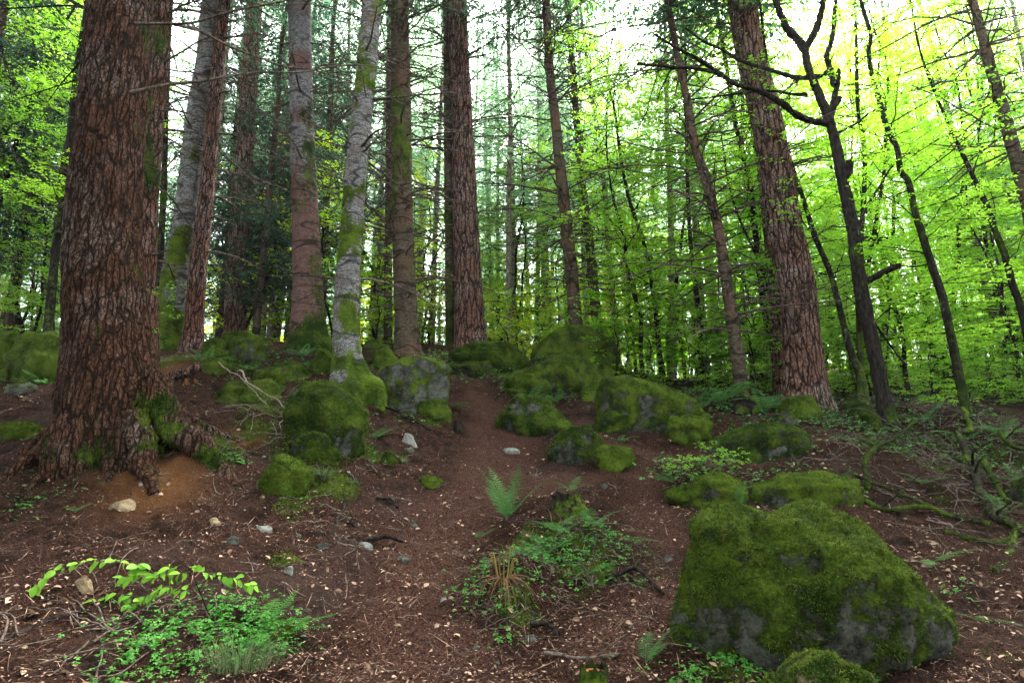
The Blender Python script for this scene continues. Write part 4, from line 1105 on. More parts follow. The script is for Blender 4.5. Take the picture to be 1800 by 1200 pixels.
def boulder(label, px0, px1, pyt, pyb, depth=.85, moss=.5, seed=1, sub=5, prof=None, e=.88, facets=8, cut=.76, lump=.20, fuzz=2500, Y=None, mat='rock', name='boulder', cat='boulder', sink=.35, rz=0, mside=None, group=None, rough=.02, face=0.0, L=.028, cutz=None):
    cx = (px0 + px1) / 2
    if Y is None:
        q = hit(cx, pyb); Yf = q[1]
        a = (px1 - px0) / 2 * mpp(pyb, Yf); Yc = Yf + a * depth * .75
    else: Yc = Y
    a = (px1 - px0) / 2 * mpp((pyt + pyb) / 2, Yc) * .98; b = a * depth
    x = P(cx, pyb, Yc)[0]; zt = P(cx, pyt, Yc)[2]; zg = gz(x, Yc)
    ztb = P(cx, pyb, Yc - b)[2]
    h = max(zt - min(zg, ztb), .25 * a)
    H = h * (1 + sink); zc = zt - H / (1 + .5)
    zc = zt - h * .78; c = zt - zc
    if h < a * .7: zc = zt - h; c = h
    v, f = rock_shape(a, b, c, seed, sub, e, lump, facets, cut, prof, rough)
    # keep the underside in the soil
    lo = v[:, 2] < 0; v[lo, 2] *= max(1.0, (zc - min(zg, ztb) + .15) / c)
    # rescale the top so that the outline reaches the height seen
    v[~lo, 2] *= c / max(v[:, 2].max(), 1e-3)
    if name == 'stone': zc -= .22 * h
    elif fuzz and fuzz < 20000: moss = moss + .12
    n = vnormals(v, f)
    m = moss + .35 * np.clip(n[:, 2], -.6, 1) + .28 * fbm(v + seed * 3.1, 2.0, 3) + .30 * fbm(v + seed, 5.5, 3)
    if face: m = m - face * sstep(.25, .75, -n[:, 1]) * (1 + .5 * fbm(v + 9, 3.0, 2))
    if mside is not None: m = m + mside[2] * (n[:, 0] * mside[0] + n[:, 1] * mside[1])
    mb = MB(); mb.add(v, f, 0, m)
    o = link(name, mb.mesh(name), M[mat], None, (x, Yc, zc), label=label, category=cat, group=group)
    o.rotation_euler = (0, 0, rz)
    if fuzz:
        fm = MB(); moss_fuzz(fm, v, f, m, int(fuzz * (1.0 if fuzz > 20000 else 1.9)), L if fuzz > 20000 else L * .8, L * .30, np.random.RandomState(seed))
        if fm.v: link('moss', fm.mesh('moss', False), M['moss'], o)
    return o, v, f, m

boulder('huge rounded mossy boulder with two humps and grey bare patches, biggest rock of all', 1178, 1672, 878, 1175, .62, .62, 3, 6,
        [(-1, .15), (-.96, .45), (-.89, .70), (-.76, .89), (-.54, .965), (-.34, .94), (-.15, .936), (0, .985), (.12, 1.0), (.20, .98), (.28, .92), (.44, .80), (.59, .64), (.75, .44), (.86, .22), (1, .02)],
        1.12, 3, .97, .16, 60000, L=.024, face=.05, rough=.034)
boulder('low mossy rock with a bare tan edge in front of the huge two-humped boulder', 1325, 1600, 1143, 1330, .75, .30, 8, 6, fuzz=12000, L=.02, mat='tan_rock', Y=3.45)
boulder('mossy boulder with a large bare grey face beside the pale leaning fir', 648, 803, 627, 722, .75, .66, 12, 5, [(-1, .1), (-.9, .55), (-.6, .88), (-.1, 1.0), (.3, 1.0), (.65, .92), (.9, .65), (1, .1)], .92, 4, .88, face=.42, fuzz=5000)
boulder('small mossy block poking up behind the grey-faced boulder', 655, 712, 608, 650, .8, .75, 13, 4, e=.7, fuzz=900)
boulder('low moss-covered rock at the foot of the grey-faced boulder', 718, 800, 700, 737, .6, .62, 14, 4, fuzz=900)
boulder('oval mossy boulder with small pale patches lying alone in the middle of the path', 870, 1013, 694, 768, .8, .50, 15, 5, fuzz=6500, e=.8)
boulder('mossy rock with bare grey spots just below the oval path boulder', 964, 1064, 747, 818, .8, .46, 16, 5, fuzz=3500)
boulder('flat moss cushion trailing right from the rock below the oval path boulder', 1040, 1122, 780, 826, .8, .66, 17, 4, fuzz=1800)
boulder('tall pointed mossy boulder crowning the crest, highest rock of all', 932, 1100, 569, 672, .85, .66, 18, 5,
        [(-1, .1), (-.93, .45), (-.75, .68), (-.45, .92), (-.2, 1.0), (.1, .95), (.4, .84), (.7, .62), (.92, .35), (1, .1)], .8, 3, .88, fuzz=5000, Y=15.3)
boulder('dark mossy slab leaning against the front of the tallest crest boulder', 935, 1058, 620, 688, .6, .55, 19, 5, e=.75, fuzz=3500)
boulder('mossy block wedged at the right foot of the tallest crest boulder', 1040, 1082, 626, 672, .8, .7, 20, 4, e=.7, fuzz=900)
boulder('long mossy boulder sloping down right with a bare stripe, right of the path', 1045, 1245, 661, 752, .6, .48, 21, 5,
        [(-1, .2), (-.92, .7), (-.75, .98), (-.4, 1.0), (-.1, .9), (.2, .78), (.5, .6), (.8, .35), (1, .1)], .78, 3, .88, fuzz=6500)
boulder('small upright mossy rock at the left end of the long sloping boulder', 1018, 1072, 655, 705, .8, .62, 22, 4, fuzz=1200)
boulder('flat dark mossy rock in front of the long sloping boulder', 1042, 1165, 716, 760, .6, .55, 23, 5, fuzz=2500)
boulder('round mossy rock below the right end of the long sloping boulder', 1160, 1260, 724, 778, .8, .62, 24, 5, fuzz=3000)
boulder('broad flat rock of moss and whitish stone beside the right-hand path', 1243, 1422, 742, 808, .7, .50, 25, 5,
        [(-1, .1), (-.85, .5), (-.5, .7), (-.1, .95), (.3, 1.0), (.65, .95), (.9, .7), (1, .1)], .7, 5, .85, fuzz=4500, face=.15)
boulder('domed moss-covered boulder against the foot of the huge leaning fir', 1362, 1442, 694, 738, .8, .72, 26, 4, fuzz=1800)
boulder('low flat rock with a bare grey top below the domed boulder by the huge fir', 1352, 1406, 722, 748, .7, .22, 27, 4, fuzz=500)
boulder('little moss-covered rock left behind the crooked mossy tree', 1484, 1534, 703, 740, .8, .7, 28, 4, fuzz=800)
boulder('mossy rock touching the foot of the crooked mossy tree', 1518, 1552, 718, 754, .8, .65, 29, 4, fuzz=700)
boulder('large dark mossy boulder behind the old fir at the left edge', 10, 122, 580, 672, .8, .68, 30, 5, fuzz=4500)
boulder('dark mossy boulder cut by the left edge beyond the larger one', -50, 46, 582, 660, .8, .68, 31, 5, fuzz=2500)
boulder('small mossy rock at the left edge below the two dark boulders', -30, 20, 625, 672, .8, .6, 32, 4, fuzz=900)
boulder('rounded mossy rock with a bare pale top among the rocks left of the crest', 397, 466, 591, 638, .8, .48, 33, 4, fuzz=1800, e=.75)
boulder('mossy lump left of the pale-topped rock', 350, 404, 593, 628, .8, .7, 34, 4, fuzz=900)
boulder('long low moss-covered rock behind the pale-topped rock', 376, 480, 582, 618, .6, .75, 35, 4, fuzz=1500, Y=13.6)
boulder('moss hump by the end of the broken log', 348, 404, 627, 660, .8, .7, 36, 4, fuzz=1200)
boulder('flat mossy rock with a small bare spot in the litter above the bank', 428, 555, 641, 672, .6, .60, 37, 5, fuzz=2500)
boulder('long mossy slab left of the big green boulder at the bank', 384, 505, 664, 708, .7, .64, 38, 5, fuzz=3500)
boulder('big bright green mossy boulder in front of the pale leaning fir', 496, 652, 667, 780, .75, .62, 39, 6,
        [(-1, .2), (-.9, .75), (-.6, .98), (-.2, 1.0), (.1, .98), (.4, .80), (.7, .55), (.9, .4), (1, .1)], .8, 3, .9, fuzz=11000)
boulder('mossy mound low on the bank beside the grass tuft', 462, 548, 796, 872, .7, .66, 40, 5, fuzz=4500)
boulder('moss cushion on the bank above the grass tuft', 500, 592, 758, 812, .7, .60, 41, 5, fuzz=3500)
boulder('tiny mossy hump on the bare slope right of the grass tuft', 668, 700, 792, 816, .8, .7, 42, 4, fuzz=700)
boulder('green mossy rock between the reddish-grey fir and the pale leaning fir', 540, 592, 611, 658, .8, .72, 43, 4, fuzz=1400)
boulder('pale green mossy rock behind the pale leaning fir', 634, 690, 598, 640, .8, .75, 44, 4, fuzz=1200, Y=14.2)
boulder('broad mossy mound under the straight reddish fir', 785, 930, 599, 652, .7, .78, 45, 5, fuzz=5000)
boulder('brownish mossy hump in front of the broad mossy mound', 788, 872, 630, 664, .7, .6, 46, 5, fuzz=2500)
boulder('dark ferny hummock left of the slab under the tallest boulder', 880, 990, 648, 694, .7, .55, 47, 5, fuzz=3500)
boulder('long mossy ledge of rock with a smooth grey left end behind the huge boulder', 1313, 1518, 826, 886, .45, .55, 48, 5, [(-1, .1), (-.9, .5), (-.7, .75), (-.4, .95), (0, 1.0), (.6, .95), (.9, .75), (1, .2)], .7, 3, .9, fuzz=6500, mside=(1, 0, .22))
boulder('mossy hummock topped with fresh green seedlings left of the long ledge', 1172, 1312, 828, 892, .7, .60, 49, 5, fuzz=5000)
boulder('half-buried mossy rock at the right edge beyond the fallen branches', 1775, 1830, 838, 890, .8, .6, 50, 4, fuzz=1200)
boulder('flat dark slab in the litter left behind the old fir', 15, 70, 672, 692, .7, .1, 51, 4, fuzz=0)
boulder('mossy root hump at the left edge beside the old fir', -20, 75, 740, 775, .6, .6, 52, 4, fuzz=1500)
boulder('small green moss cushion in the path litter near the fern clump', 728, 782, 836, 858, .7, .6, 53, 4, fuzz=900)

def stone(label, px0, px1, pyt, pyb, mat='rock', moss=-.3, seed=1, group=None, facets=7):
    return boulder(label, px0, px1, pyt, pyb, .7, moss, seed, 3, e=.8, facets=facets, cut=.72, fuzz=0, mat=mat, name='stone', cat='stone', group=group, rough=.006)
stone('bright whitish angular stone lying on the path left of the oval boulder', 698, 736, 755, 780, 'pale_rock', -.1, 61)
stone('flat pale stone in the middle of the path below the oval boulder', 880, 916, 783, 798, 'pale_rock', -.3, 62)
stone('flat tan stone in the orange soil under the old fir', 190, 244, 870, 897, 'tan_rock', -.3, 63)
stone('small flat greyish-white stone on the bare slope right of the tan one', 444, 477, 920, 934, 'pale_rock', -.3, 64)
stone('pointed white stone in a moss cushion near the beech seedling', 496, 516, 990, 1008, 'pale_rock', -.2, 65)
stone('whitish lichen-spotted stone among the exposed roots', 628, 656, 948, 964, 'pale_rock', -.1, 66)
stone('flat grey stone right of the exposed roots', 692, 722, 975, 988, 'rock', -.4, 67)
stone('grey pebble by the exposed roots', 558, 580, 950, 966, 'rock', -.3, 68)
stone('small tan-topped stone right of the large tan one', 366, 388, 906, 920, 'tan_rock', -.3, 69)
stone('half-buried round grey stone with mossy foot above the beech seedling', 396, 420, 937, 956, 'rock', -.1, 70)
stone('grey stone under the bright whitish angular stone', 706, 728, 783, 792, 'rock', -.3, 71)
stone('dark grey pebble left of the fern clump', 716, 736, 914, 925, 'rock', -.4, 72)
stone('grey round stone right of the rock below the oval path boulder', 1083, 1102, 811, 824, 'rock', -.3, 73)
stone('small round stone in the litter between path boulder and fern clump', 1052, 1070, 847, 858, 'rock', -.3, 74)
stone('grey stone in the litter left of the huge two-humped boulder', 1162, 1186, 972, 986, 'rock', -.2, 75)
stone('flat grey stone in the moss at the foot of the fern mound', 918, 946, 1112, 1128, 'rock', -.2, 76)
stone('brown stone behind the leaves of the beech seedling', 128, 162, 1008, 1040, 'tan_rock', .0, 77)
stone('small pale stone below the ochre soil of the old fir', 242, 258, 845, 853, 'pale_rock', -.3, 78)
rg = np.random.RandomState(44)
for k in range(46):
    px, py = rg.uniform(380, 1150), rg.uniform(700, 1190)
    if k % 3 == 0: px = rg.uniform(0, 1800)
    w = rg.uniform(5, 13) * (py / 900)
    stone('small half-buried pebble in the needle litter of the path', px, px + w, py, py + w * .5, rg.choice(['rock', 'pale_rock', 'rock', 'tan_rock']), -.3, 100 + k, 'pebbles in the litter')
print('rocks', time.time() - T0)

# ------------------------------------------------------------------ litter on the floor
def scatter(n, d0, d1, rg, az0=-.76, az1=.76, power=1.0):
    az = rg.uniform(az0, az1, n); d = d0 * (d1 / d0) ** (rg.rand(n) ** power)
    x, y = d * np.sin(az), d * np.cos(az)
    return x, y, ground(x, y)

def curl_leaves(mb, base, d, nrm, L, W, tint, curl=0.0, fold=.3, nt=5):
    """outlined leaves with a folded midrib"""
    t = np.linspace(0, 1, nt); wd = np.sin(np.pi * t ** .8) ** .75; wd[0] = 0.02; wd[-1] = 0
    s = unit(np.cross(d, nrm)); n2 = unit(np.cross(s, d))
    N = len(base); L = np.broadcast_to(L, (N,)); W = np.broadcast_to(W, (N,)); curl = np.broadcast_to(curl, (N,))
    mid = base[:, None] + d[:, None] * (t[None] * L[:, None])[..., None] - n2[:, None] * ((t[None] ** 2) * (curl * L)[:, None])[..., None]
    off = s[:, None] * (wd[None] * W[:, None] * .5)[..., None]; up = n2[:, None] * (wd[None] * W[:, None] * .5 * fold)[..., None]
    v = np.stack([mid - off + up, mid, mid + off + up], 2).reshape(-1, 3)
    i = np.arange(N)[:, None] * nt * 3 + np.arange(nt - 1)[None] * 3
    f = np.concatenate([np.stack([i, i + 1, i + 4, i + 3], -1), np.stack([i + 1, i + 2, i + 5, i + 4], -1)]).reshape(-1, 4)
    mb.add(v, f, np.repeat(np.broadcast_to(tint, (N,)), nt * 3))

rg = np.random.RandomState(21)
mb = MB()
x, y, z = scatter(120000, 2.6, 17, rg); N = len(x)
keep = fbm(np.stack([x, y, x * 0], -1), 1.1, 3) + rg.normal(0, .45, N) > -.2
x, y, z = x[keep], y[keep], z[keep]; N = len(x)
d = unit(np.stack([rg.normal(size=N), rg.normal(size=N), rg.normal(0, .25, N)], -1)); nn = unit(rg.normal(0, .4, (N, 3)) + [0, 0, 1])
sz = rg.uniform(.006, .020, N) * rg.choice([1, 1, 1.8], N)
blades(mb, np.stack([x, y, z + .006], -1), d, unit(np.cross(d, nn)), sz, sz * rg.uniform(.3, .8, N), np.clip(rg.beta(1.0, 2.1, N), 0, 1))
link('leaf_crumbs', mb.mesh('leaf_crumbs', False), M['litter'], kind='stuff')
mb = MB()
x, y, z = scatter(4200, 2.8, 16, rg); N = len(x)
keep = fbm(np.stack([x, y, x * 0 + 5], -1), .8, 3) + rg.normal(0, .3, N) > .12
x, y, z = x[keep], y[keep], z[keep]; N = len(x)
xs, ys, zs = [], [], []
for (cx, cy, n, r) in [(1620, 965, 60, .5), (1660, 1020, 40, .5), (1740, 990, 40, .4), (1600, 690, 300, 2.2), (1700, 690, 300, 2.5), (1560, 680, 200, 2.0), (1400, 790, 60, .7), (1450, 800, 60, .7), (640, 990, 30, .6), (980, 1035, 16, .5), (850, 960, 20, .3), (860, 1115, 14, .25), (740, 880, 40, .4), (1750, 1080, 40, .7), (1350, 890, 30, .6)]:
    q = hit(cx, cy); xs.append(q[0] + rg.normal(0, r, n)); ys.append(q[1] + rg.normal(0, r, n))
xs, ys = np.concatenate(xs), np.concatenate(ys); x = np.append(x, xs); y = np.append(y, ys); z = np.append(z, ground(xs, ys)); N = len(x)
d = unit(np.stack([rg.normal(size=N), rg.normal(size=N), rg.normal(.1, .2, N)], -1)); nn = unit(rg.normal(0, .5, (N, 3)) + [0, 0, 1])
L = rg.uniform(.025, .06, N)
curl_leaves(mb, np.stack([x, y, z + .012], -1), d, nn, L, L * rg.uniform(.5, .7, N), np.clip(rg.beta(2.0, 1.6, N), 0, 1), rg.uniform(-.3, .5, N), .5)
link('fallen_leaves', mb.mesh('fallen_leaves', False), M['litter'], kind='stuff')
mb = MB()
x, y, z = scatter(11000, 2.6, 15, rg); N = len(x)
a = rg.uniform(0, 6.28, N); l = rg.uniform(.03, .16, N) * rg.choice([1, 1, 1, 1.8], N)
dx, dy = np.cos(a) * l, np.sin(a) * l
b = np.stack([x, y, z + .005], -1); e = np.stack([x + dx, y + dy, ground(x + dx, y + dy) + rg.uniform(0, .03, N)], -1)
dd = e - b; L = np.linalg.norm(dd, axis=1)
blades(mb, b, unit(dd), unit(np.cross(dd, np.array([0, 0, 1.0]) + rg.normal(0, .3, (N, 3)))), L, rg.uniform(.003, .006, N), np.clip(rg.beta(1.1, 3.2, N), 0, 1))
link('needle_litter', mb.mesh('needle_litter', False), M['litter'], kind='stuff')

def twig_on_ground(mb, x, y, az, L, r, rg, lift=.02, branch=2, arch=0.0, bend=.3):
    n = 8; t = np.linspace(0, 1, n)
    a = az + np.cumsum(rg.normal(0, bend, n)) * .5
    xx = x + np.cumsum(np.cos(a)) * L / n; yy = y + np.cumsum(np.sin(a)) * L / n
    zz = ground(xx, yy) + lift + arch * np.sin(np.pi * t) * L + rg.uniform(0, .01, n)
    c = np.stack([xx, yy, zz], -1)
    tube(mb, smooth_path(c, 14), r * (1 - .7 * np.linspace(0, 1, 14)), 5, b=rg.uniform(0, .4))
    for k in range(branch):
        i = rg.randint(2, n - 1); aa = a[i] + rg.choice([-1, 1]) * rg.uniform(.4, 1.0); l = L * rg.uniform(.15, .4)
        e = c[i] + np.array([math.cos(aa), math.sin(aa), rg.uniform(-.05, .3)]) * l
        tube(mb, np.array([c[i], (c[i] + e) / 2 + rg.normal(0, .03, 3) * l, e]), np.array([r * .5, r * .35, .001]), 4)

rg = np.random.RandomState(31)
def twig_patch(name, mat, spots, kind='stuff'):
    mb = MB()
    for (px, py, n, r, L0, L1, rad, arch) in spots:
        q = hit(px, py)
        for k in range(n):
            twig_on_ground(mb, q[0] + rg.normal(0, r), q[1] + rg.normal(0, r), rg.uniform(0, 6.28), rg.uniform(L0, L1), rad * rg.uniform(.5, 1.3), rg, .015, rg.randint(0, 4), arch * rg.uniform(0, 1))
    link(name, mb.mesh(name), M[mat], kind=kind)
twig_patch('twig_litter', 'pale_twig', [(600, 900, 40, 1.0, .08, .3, .004, .02), (900, 900, 50, 1.6, .08, .3, .004, .02), (900, 1100, 30, 1.0, .06, .2, .003, .02), (430, 760, 26, .5, .2, .9, .006, .12),
    (480, 720, 14, .4, .2, .8, .005, .15), (1660, 800, 40, .8, .2, .9, .006, .15), (1450, 790, 30, .6, .15, .6, .005, .05), (1600, 880, 24, .6, .2, .7, .006, .08), (350, 1000, 30, .9, .06, .25, .004, .02), (1750, 1080, 16, .6, .1, .5, .005, .06), (50, 730, 16, .6, .15, .6, .005, .1), (320, 650, 10, .4, .2, .6, .007, .2)])
twig_patch('brushwood', 'twig', [(1690, 775, 70, 1.0, .4, 1.6, .009, .22), (1770, 790, 60, 1.0, .4, 1.6, .009, .25), (1600, 800, 30, .7, .3, 1.1, .008, .15), (1750, 860, 40, .7, .3, 1.1, .008, .2), (1790, 950, 14, .5, .3, .9, .007, .1),
    (60, 1130, 26, .5, .3, .9, .008, .08), (170, 1100, 12, .4, .2, .8, .007, .05), (450, 800, 20, .5, .1, .4, .004, .1), (620, 960, 10, .25, .1, .4, .008, .15), (360, 830, 60, .35, .1, .3, .003, .1), (980, 980, 130, .4, .1, .4, .0045, .15), (880, 1060, 70, .3, .1, .4, .004, .12), (1100, 970, 50, .3, .1, .3, .004, .1)])

def ground_path(pts, lift=0.0, n=40):
    q = np.array([hit(a, b) for a, b in pts]); c = smooth_path(q, n)
    c[:, 2] = ground(c[:, 0], c[:, 1]) + lift; return c
def fallen(name, label, cat, pts, r0, r1, mat='dark', moss=.6, lifts=None, branches=0, seed=1, group=None, fz=0, part=None):
    q = np.array([hit(a, b) for a, b in pts])
    c = smooth_path(q, 40)
    lf = np.interp(np.linspace(0, 1, 40), np.linspace(0, 1, len(lifts)), lifts) if lifts is not None else 0
    c[:, 2] = ground(c[:, 0], c[:, 1], False) + r0 * .5 + lf
    c += fbm(c, 3.0, 3)[:, None] * np.array([.05, .03, .03]) * min(1, r0 / .02)
    base = c[0].copy(); c = c - base
    rg = np.random.RandomState(seed); mb = MB(); rr = np.linspace(r0, r1, 40)
    rf = lambda R, th, ce, u, w: R * (1 + .55 * fbm(np.stack([np.cos(th)[None] + ce[:, :1] * 7, np.sin(th)[None] + ce[:, 1:2] * 7, ce[:, 2:3] * 7 + 0 * R], -1).reshape(-1, 3), 1.2, 3).reshape(R.shape))
    tube(mb, c, rr, 12, rfun=rf, b=lambda v: moss + .3 * fbm(v, 3.0, 3))
    for k in range(branches):
        i = rg.randint(6, 38); d = unit(c[min(i + 1, 39)] - c[i]); e = unit(d + rg.normal(0, .7, 3) + [0, 0, .2]); l = rg.uniform(.2, .6)
        tube(mb, np.array([c[i], c[i] + e * l * .5 + rg.normal(0, .03, 3), c[i] + e * l]), np.array([rr[i] * .5, rr[i] * .35, .002]), 5, b=.4)
    o = link(name, mb.mesh(name), M[mat], None, tuple(base), label=label, category=cat, group=group)
    if fz:
        v = np.concatenate([q for q in mb.v]); fm = MB(); k = rg.choice(len(mb.v[0]) , fz); p = mb.v[0][k]
        cen = c[np.minimum(k // 12, 39)]; nr = unit(p - cen); dd = unit(nr * .6 + rg.normal(0, .6, (fz, 3)))
        p = p + rg.normal(0, 1, (fz, 3)) * r0 * .22
        blades(fm, p - nr * r0 * .1, dd, unit(np.cross(dd, rg.normal(0, 1, (fz, 3)))), rg.uniform(.012, .03, fz), rg.uniform(.004, .009, fz), np.clip(rg.normal(.5, .25, fz), 0, 1))
        link('moss', fm.mesh('moss', False), M['moss'], o)
    return o
F_ = fallen
F_('fallen_branch', 'thick moss-covered fallen branch running down to the right edge', 'branch', [(1690, 800), (1708, 830), (1722, 870), (1745, 905), (1790, 935), (1840, 950)], .042, .055, moss=.4, lifts=[.25, .2, .1, .05, .03, 0], branches=5, seed=1, fz=2500)
F_('fallen_branch', 'short moss-covered stub of branch curling down below the thick one', 'branch', [(1786, 940), (1778, 965), (1765, 990), (1748, 1008)], .034, .026, moss=.5, seed=2, fz=1200)
F_('fallen_branch', 'mossy branch lying beside the thick one, nearer the crooked tree', 'branch', [(1735, 840), (1752, 870), (1775, 900)], .035, .03, moss=.7, lifts=[.2, .1, .03], seed=3, fz=900)
F_('fallen_branch', 'curved moss-covered branch arching down at the end of the long ledge', 'branch', [(1610, 770), (1575, 785), (1540, 800), (1520, 825), (1528, 862)], .026, .032, moss=.55, lifts=[.1, .08, .1, .08, 0], seed=4, fz=1500)
F_('fallen_branch', 'long thin mossy branch lying right from the ledge across the litter', 'branch', [(1500, 880), (1560, 900), (1620, 905), (1680, 915), (1740, 925)], .028, .02, moss=.6, branches=4, seed=5, fz=1200)
F_('fallen_branch', 'thin mossy branch slanting from the curved one over the litter', 'branch', [(1505, 850), (1560, 870), (1610, 895), (1660, 910)], .02, .012, moss=.5, lifts=[.1, .06, .03, 0], branches=3, seed=6, fz=500)
F_('fallen_branch', 'straight mossy branch low in the litter left of the curled stub', 'branch', [(1660, 930), (1700, 945), (1750, 952), (1775, 948)], .022, .03, moss=.6, seed=7, fz=500)
F_('fallen_branch', 'tangled green branch near the right edge among the brushwood', 'branch', [(1760, 800), (1790, 815), (1830, 820)], .03, .02, moss=.7, lifts=[.3, .25, .2], branches=4, seed=8, fz=700)
F_('fallen_branch', 'mossy branch rising through the brushwood under the leaning beech stem', 'branch', [(1695, 735), (1703, 755), (1712, 785), (1706, 800)], .03, .04, moss=.7, lifts=[.1, .15, .2, .25], branches=3, seed=9)
F_('fallen_branch', 'bare pale stick lying on the bank in front of the big green boulder', 'branch', [(415, 690), (460, 720), (500, 738), (545, 752)], .014, .006, 'pale_twig', .0, [.25, .22, .15, .05], 6, 10)
F_('fallen_branch', 'bare stick crossing the first on the bank above the grass tuft', 'branch', [(380, 668), (430, 700), (470, 730)], .010, .005, 'pale_twig', .0, [.2, .2, .1], 6, 11)
F_('fallen_branch', 'short pinkish stick lying on the bare slope above the small white stone', 'branch', [(430, 925), (460, 908), (488, 900)], .010, .006, 'pale_twig', -.2, None, 1, 12)
F_('fallen_branch', 'dark stick lying across the foreground left of the little stump', 'branch', [(955, 1162), (1000, 1158), (1050, 1152), (1090, 1156)], .014, .010, 'twig', .1, None, 2, 13)
for i, pts in enumerate([[(660, 880), (685, 890), (700, 905)], [(598, 955), (585, 930), (600, 905), (608, 880)], [(605, 905), (625, 925), (640, 948)], [(1070, 1020), (1120, 1018), (1150, 1030), (1165, 1050)],
                         [(150, 960), (170, 955), (190, 952)], [(650, 705), (700, 735), (760, 760)], [(20, 1070), (90, 1040), (150, 990)], [(0, 1130), (60, 1100), (110, 1080), (160, 1085)],
                         [(640, 960), (680, 960), (705, 966)], [(930, 1108), (960, 1112), (985, 1120)]]):
    F_('root', ['dark root surfacing on the bare slope above the whitish lichen stone', 'forked root bowing over the exposed stones, left arm', 'forked root bowing over the exposed stones, right arm', 'root arching out left of the huge two-humped boulder',
        'short dark root above the leaves of the beech seedling', 'thin root running down from the foot of the pale leaning fir', 'long dark root slanting behind the beech seedling', 'thick dark root low at the left edge',
        'root lying right of the whitish lichen stone', 'small root below the fern mound'][i], 'root', pts, .022, .012, 'dark', .15, [.0, .02, .01], 1, 40 + i)

# broken log and stumps
root = thing('broken_log', 'short broken log with orange rotten wood and a mossy end beside the old fir', 'log', tuple(hit(325, 668)))
lb = np.array(root.location)
mb = MB(); c = smooth_path(np.array([P(296, 664, lb[1] - .1), P(322, 655, lb[1] - .05), P(352, 645, lb[1])]) - lb, 24)
tube(mb, c, np.linspace(.085, .075, 24), 18, rfun=lambda R, th, ce, u, w: R + .012 * fbm(np.stack([np.cos(th)[None] + 0 * R, np.sin(th)[None] + 0 * R, ce[:, :1] * 3 + 0 * R], -1).reshape(-1, 3), 2, 3).reshape(R.shape), b=.15)
link('log_shaft', mb.mesh('log_shaft'), M['fir'], root)
mb = MB(); rg = np.random.RandomState(3)
for k in range(26):
    p = np.array([.08, .0, -.05]) + rg.normal(0, .05, 3); e = p + np.array([rg.uniform(0, .12), rg.normal(0, .05), rg.uniform(-.22, .0)])
    tube(mb, np.array([p, e]), np.array([.018, .004]), 5)
rot = NT('rotten_wood'); vv = rot.coord('Object'); rotm = rot.surf(rot.mix(rot.noise(vv, 14, 4, .7), (.05, .018, .010), (.34, .13, .05)), .95, rot.bump(rot.noise(vv, 40, 4), .01))
link('rotten_splinters', mb.mesh('rotten_splinters', False), rotm, root)
def stump(label, px, pyb, w, h, mat='dark', moss=.4, wood=True, seed=1):
    q = hit(px, pyb); r = w / 2 * mpp(pyb, q[1]); hh = h * mpp(pyb, q[1]); q[1] += r * .7
    root = thing('tree_stump', label, 'stump', (q[0], q[1], gz(q[0], q[1])))
    mb = MB(); c = np.linspace([0, 0, -.15], [.0, 0, hh], 18); rg = np.random.RandomState(seed)
    def rf(R, th, ce, u, w_):
        R = R * (1 + .35 * np.exp(-np.maximum(ce[:, 2:3], 0) / (.3 * hh))) ; pp = np.stack([np.cos(th)[None] + 0 * R, np.sin(th)[None] + 0 * R, ce[:, 2:3] * 2 + 0 * R], -1).reshape(-1, 3)
        return R * (1 + .22 * fbm(pp + seed, 1.8, 4).reshape(R.shape))
    tube(mb, c, r, 28, rfun=rf, b=lambda v: moss + .5 * fbm(v, 4, 3), cap=False)
    v = mb.v[0].reshape(18, 28, 3); v[-1, :, 2] += rg.normal(0, .12 * hh, 28); v[-2, :, 2] += rg.normal(0, .03 * hh, 28)
    link('bark_shell', mb.mesh('bark_shell'), M[mat], root)
    mb = MB(); n = 14; cen = np.array([0, 0, hh * .72]); rim = v[-3] * [.96, .96, 1]
    rim2 = rim * .55 + cen * .45
    vv = np.vstack([rim, rim2 + np.c_[np.zeros((28, 2)), rg.normal(0, .03 * hh, 28)], cen[None]]); j = np.arange(28); k = (j + 1) % 28
    mb.f3.append(np.stack([28 + j, 28 + k, np.full(28, 56)], -1)); mb.add(vv, np.stack([j, k, 28 + k, 28 + j], -1))
    link('rotten_core', mb.mesh('rotten_core'), rotm, root)
stump('small rotten stump with a reddish core in front, left of the huge boulder', 1046, 1212, 46, 38, 'dark', .5, seed=1)
stump('crumbling mossy stump on top of the fern mound', 998, 906, 54, 26, 'dark', .5, seed=2)
stump('tiny dark snag sticking up from the path right of the whitish stone', 804, 758, 12, 17, 'dark', -.1, seed=3)
stump('dark mossy stump among the tall ferns beside the slender curved spruce', 1312, 728, 46, 22, 'dark', .4, seed=4)
print('litter', time.time() - T0)

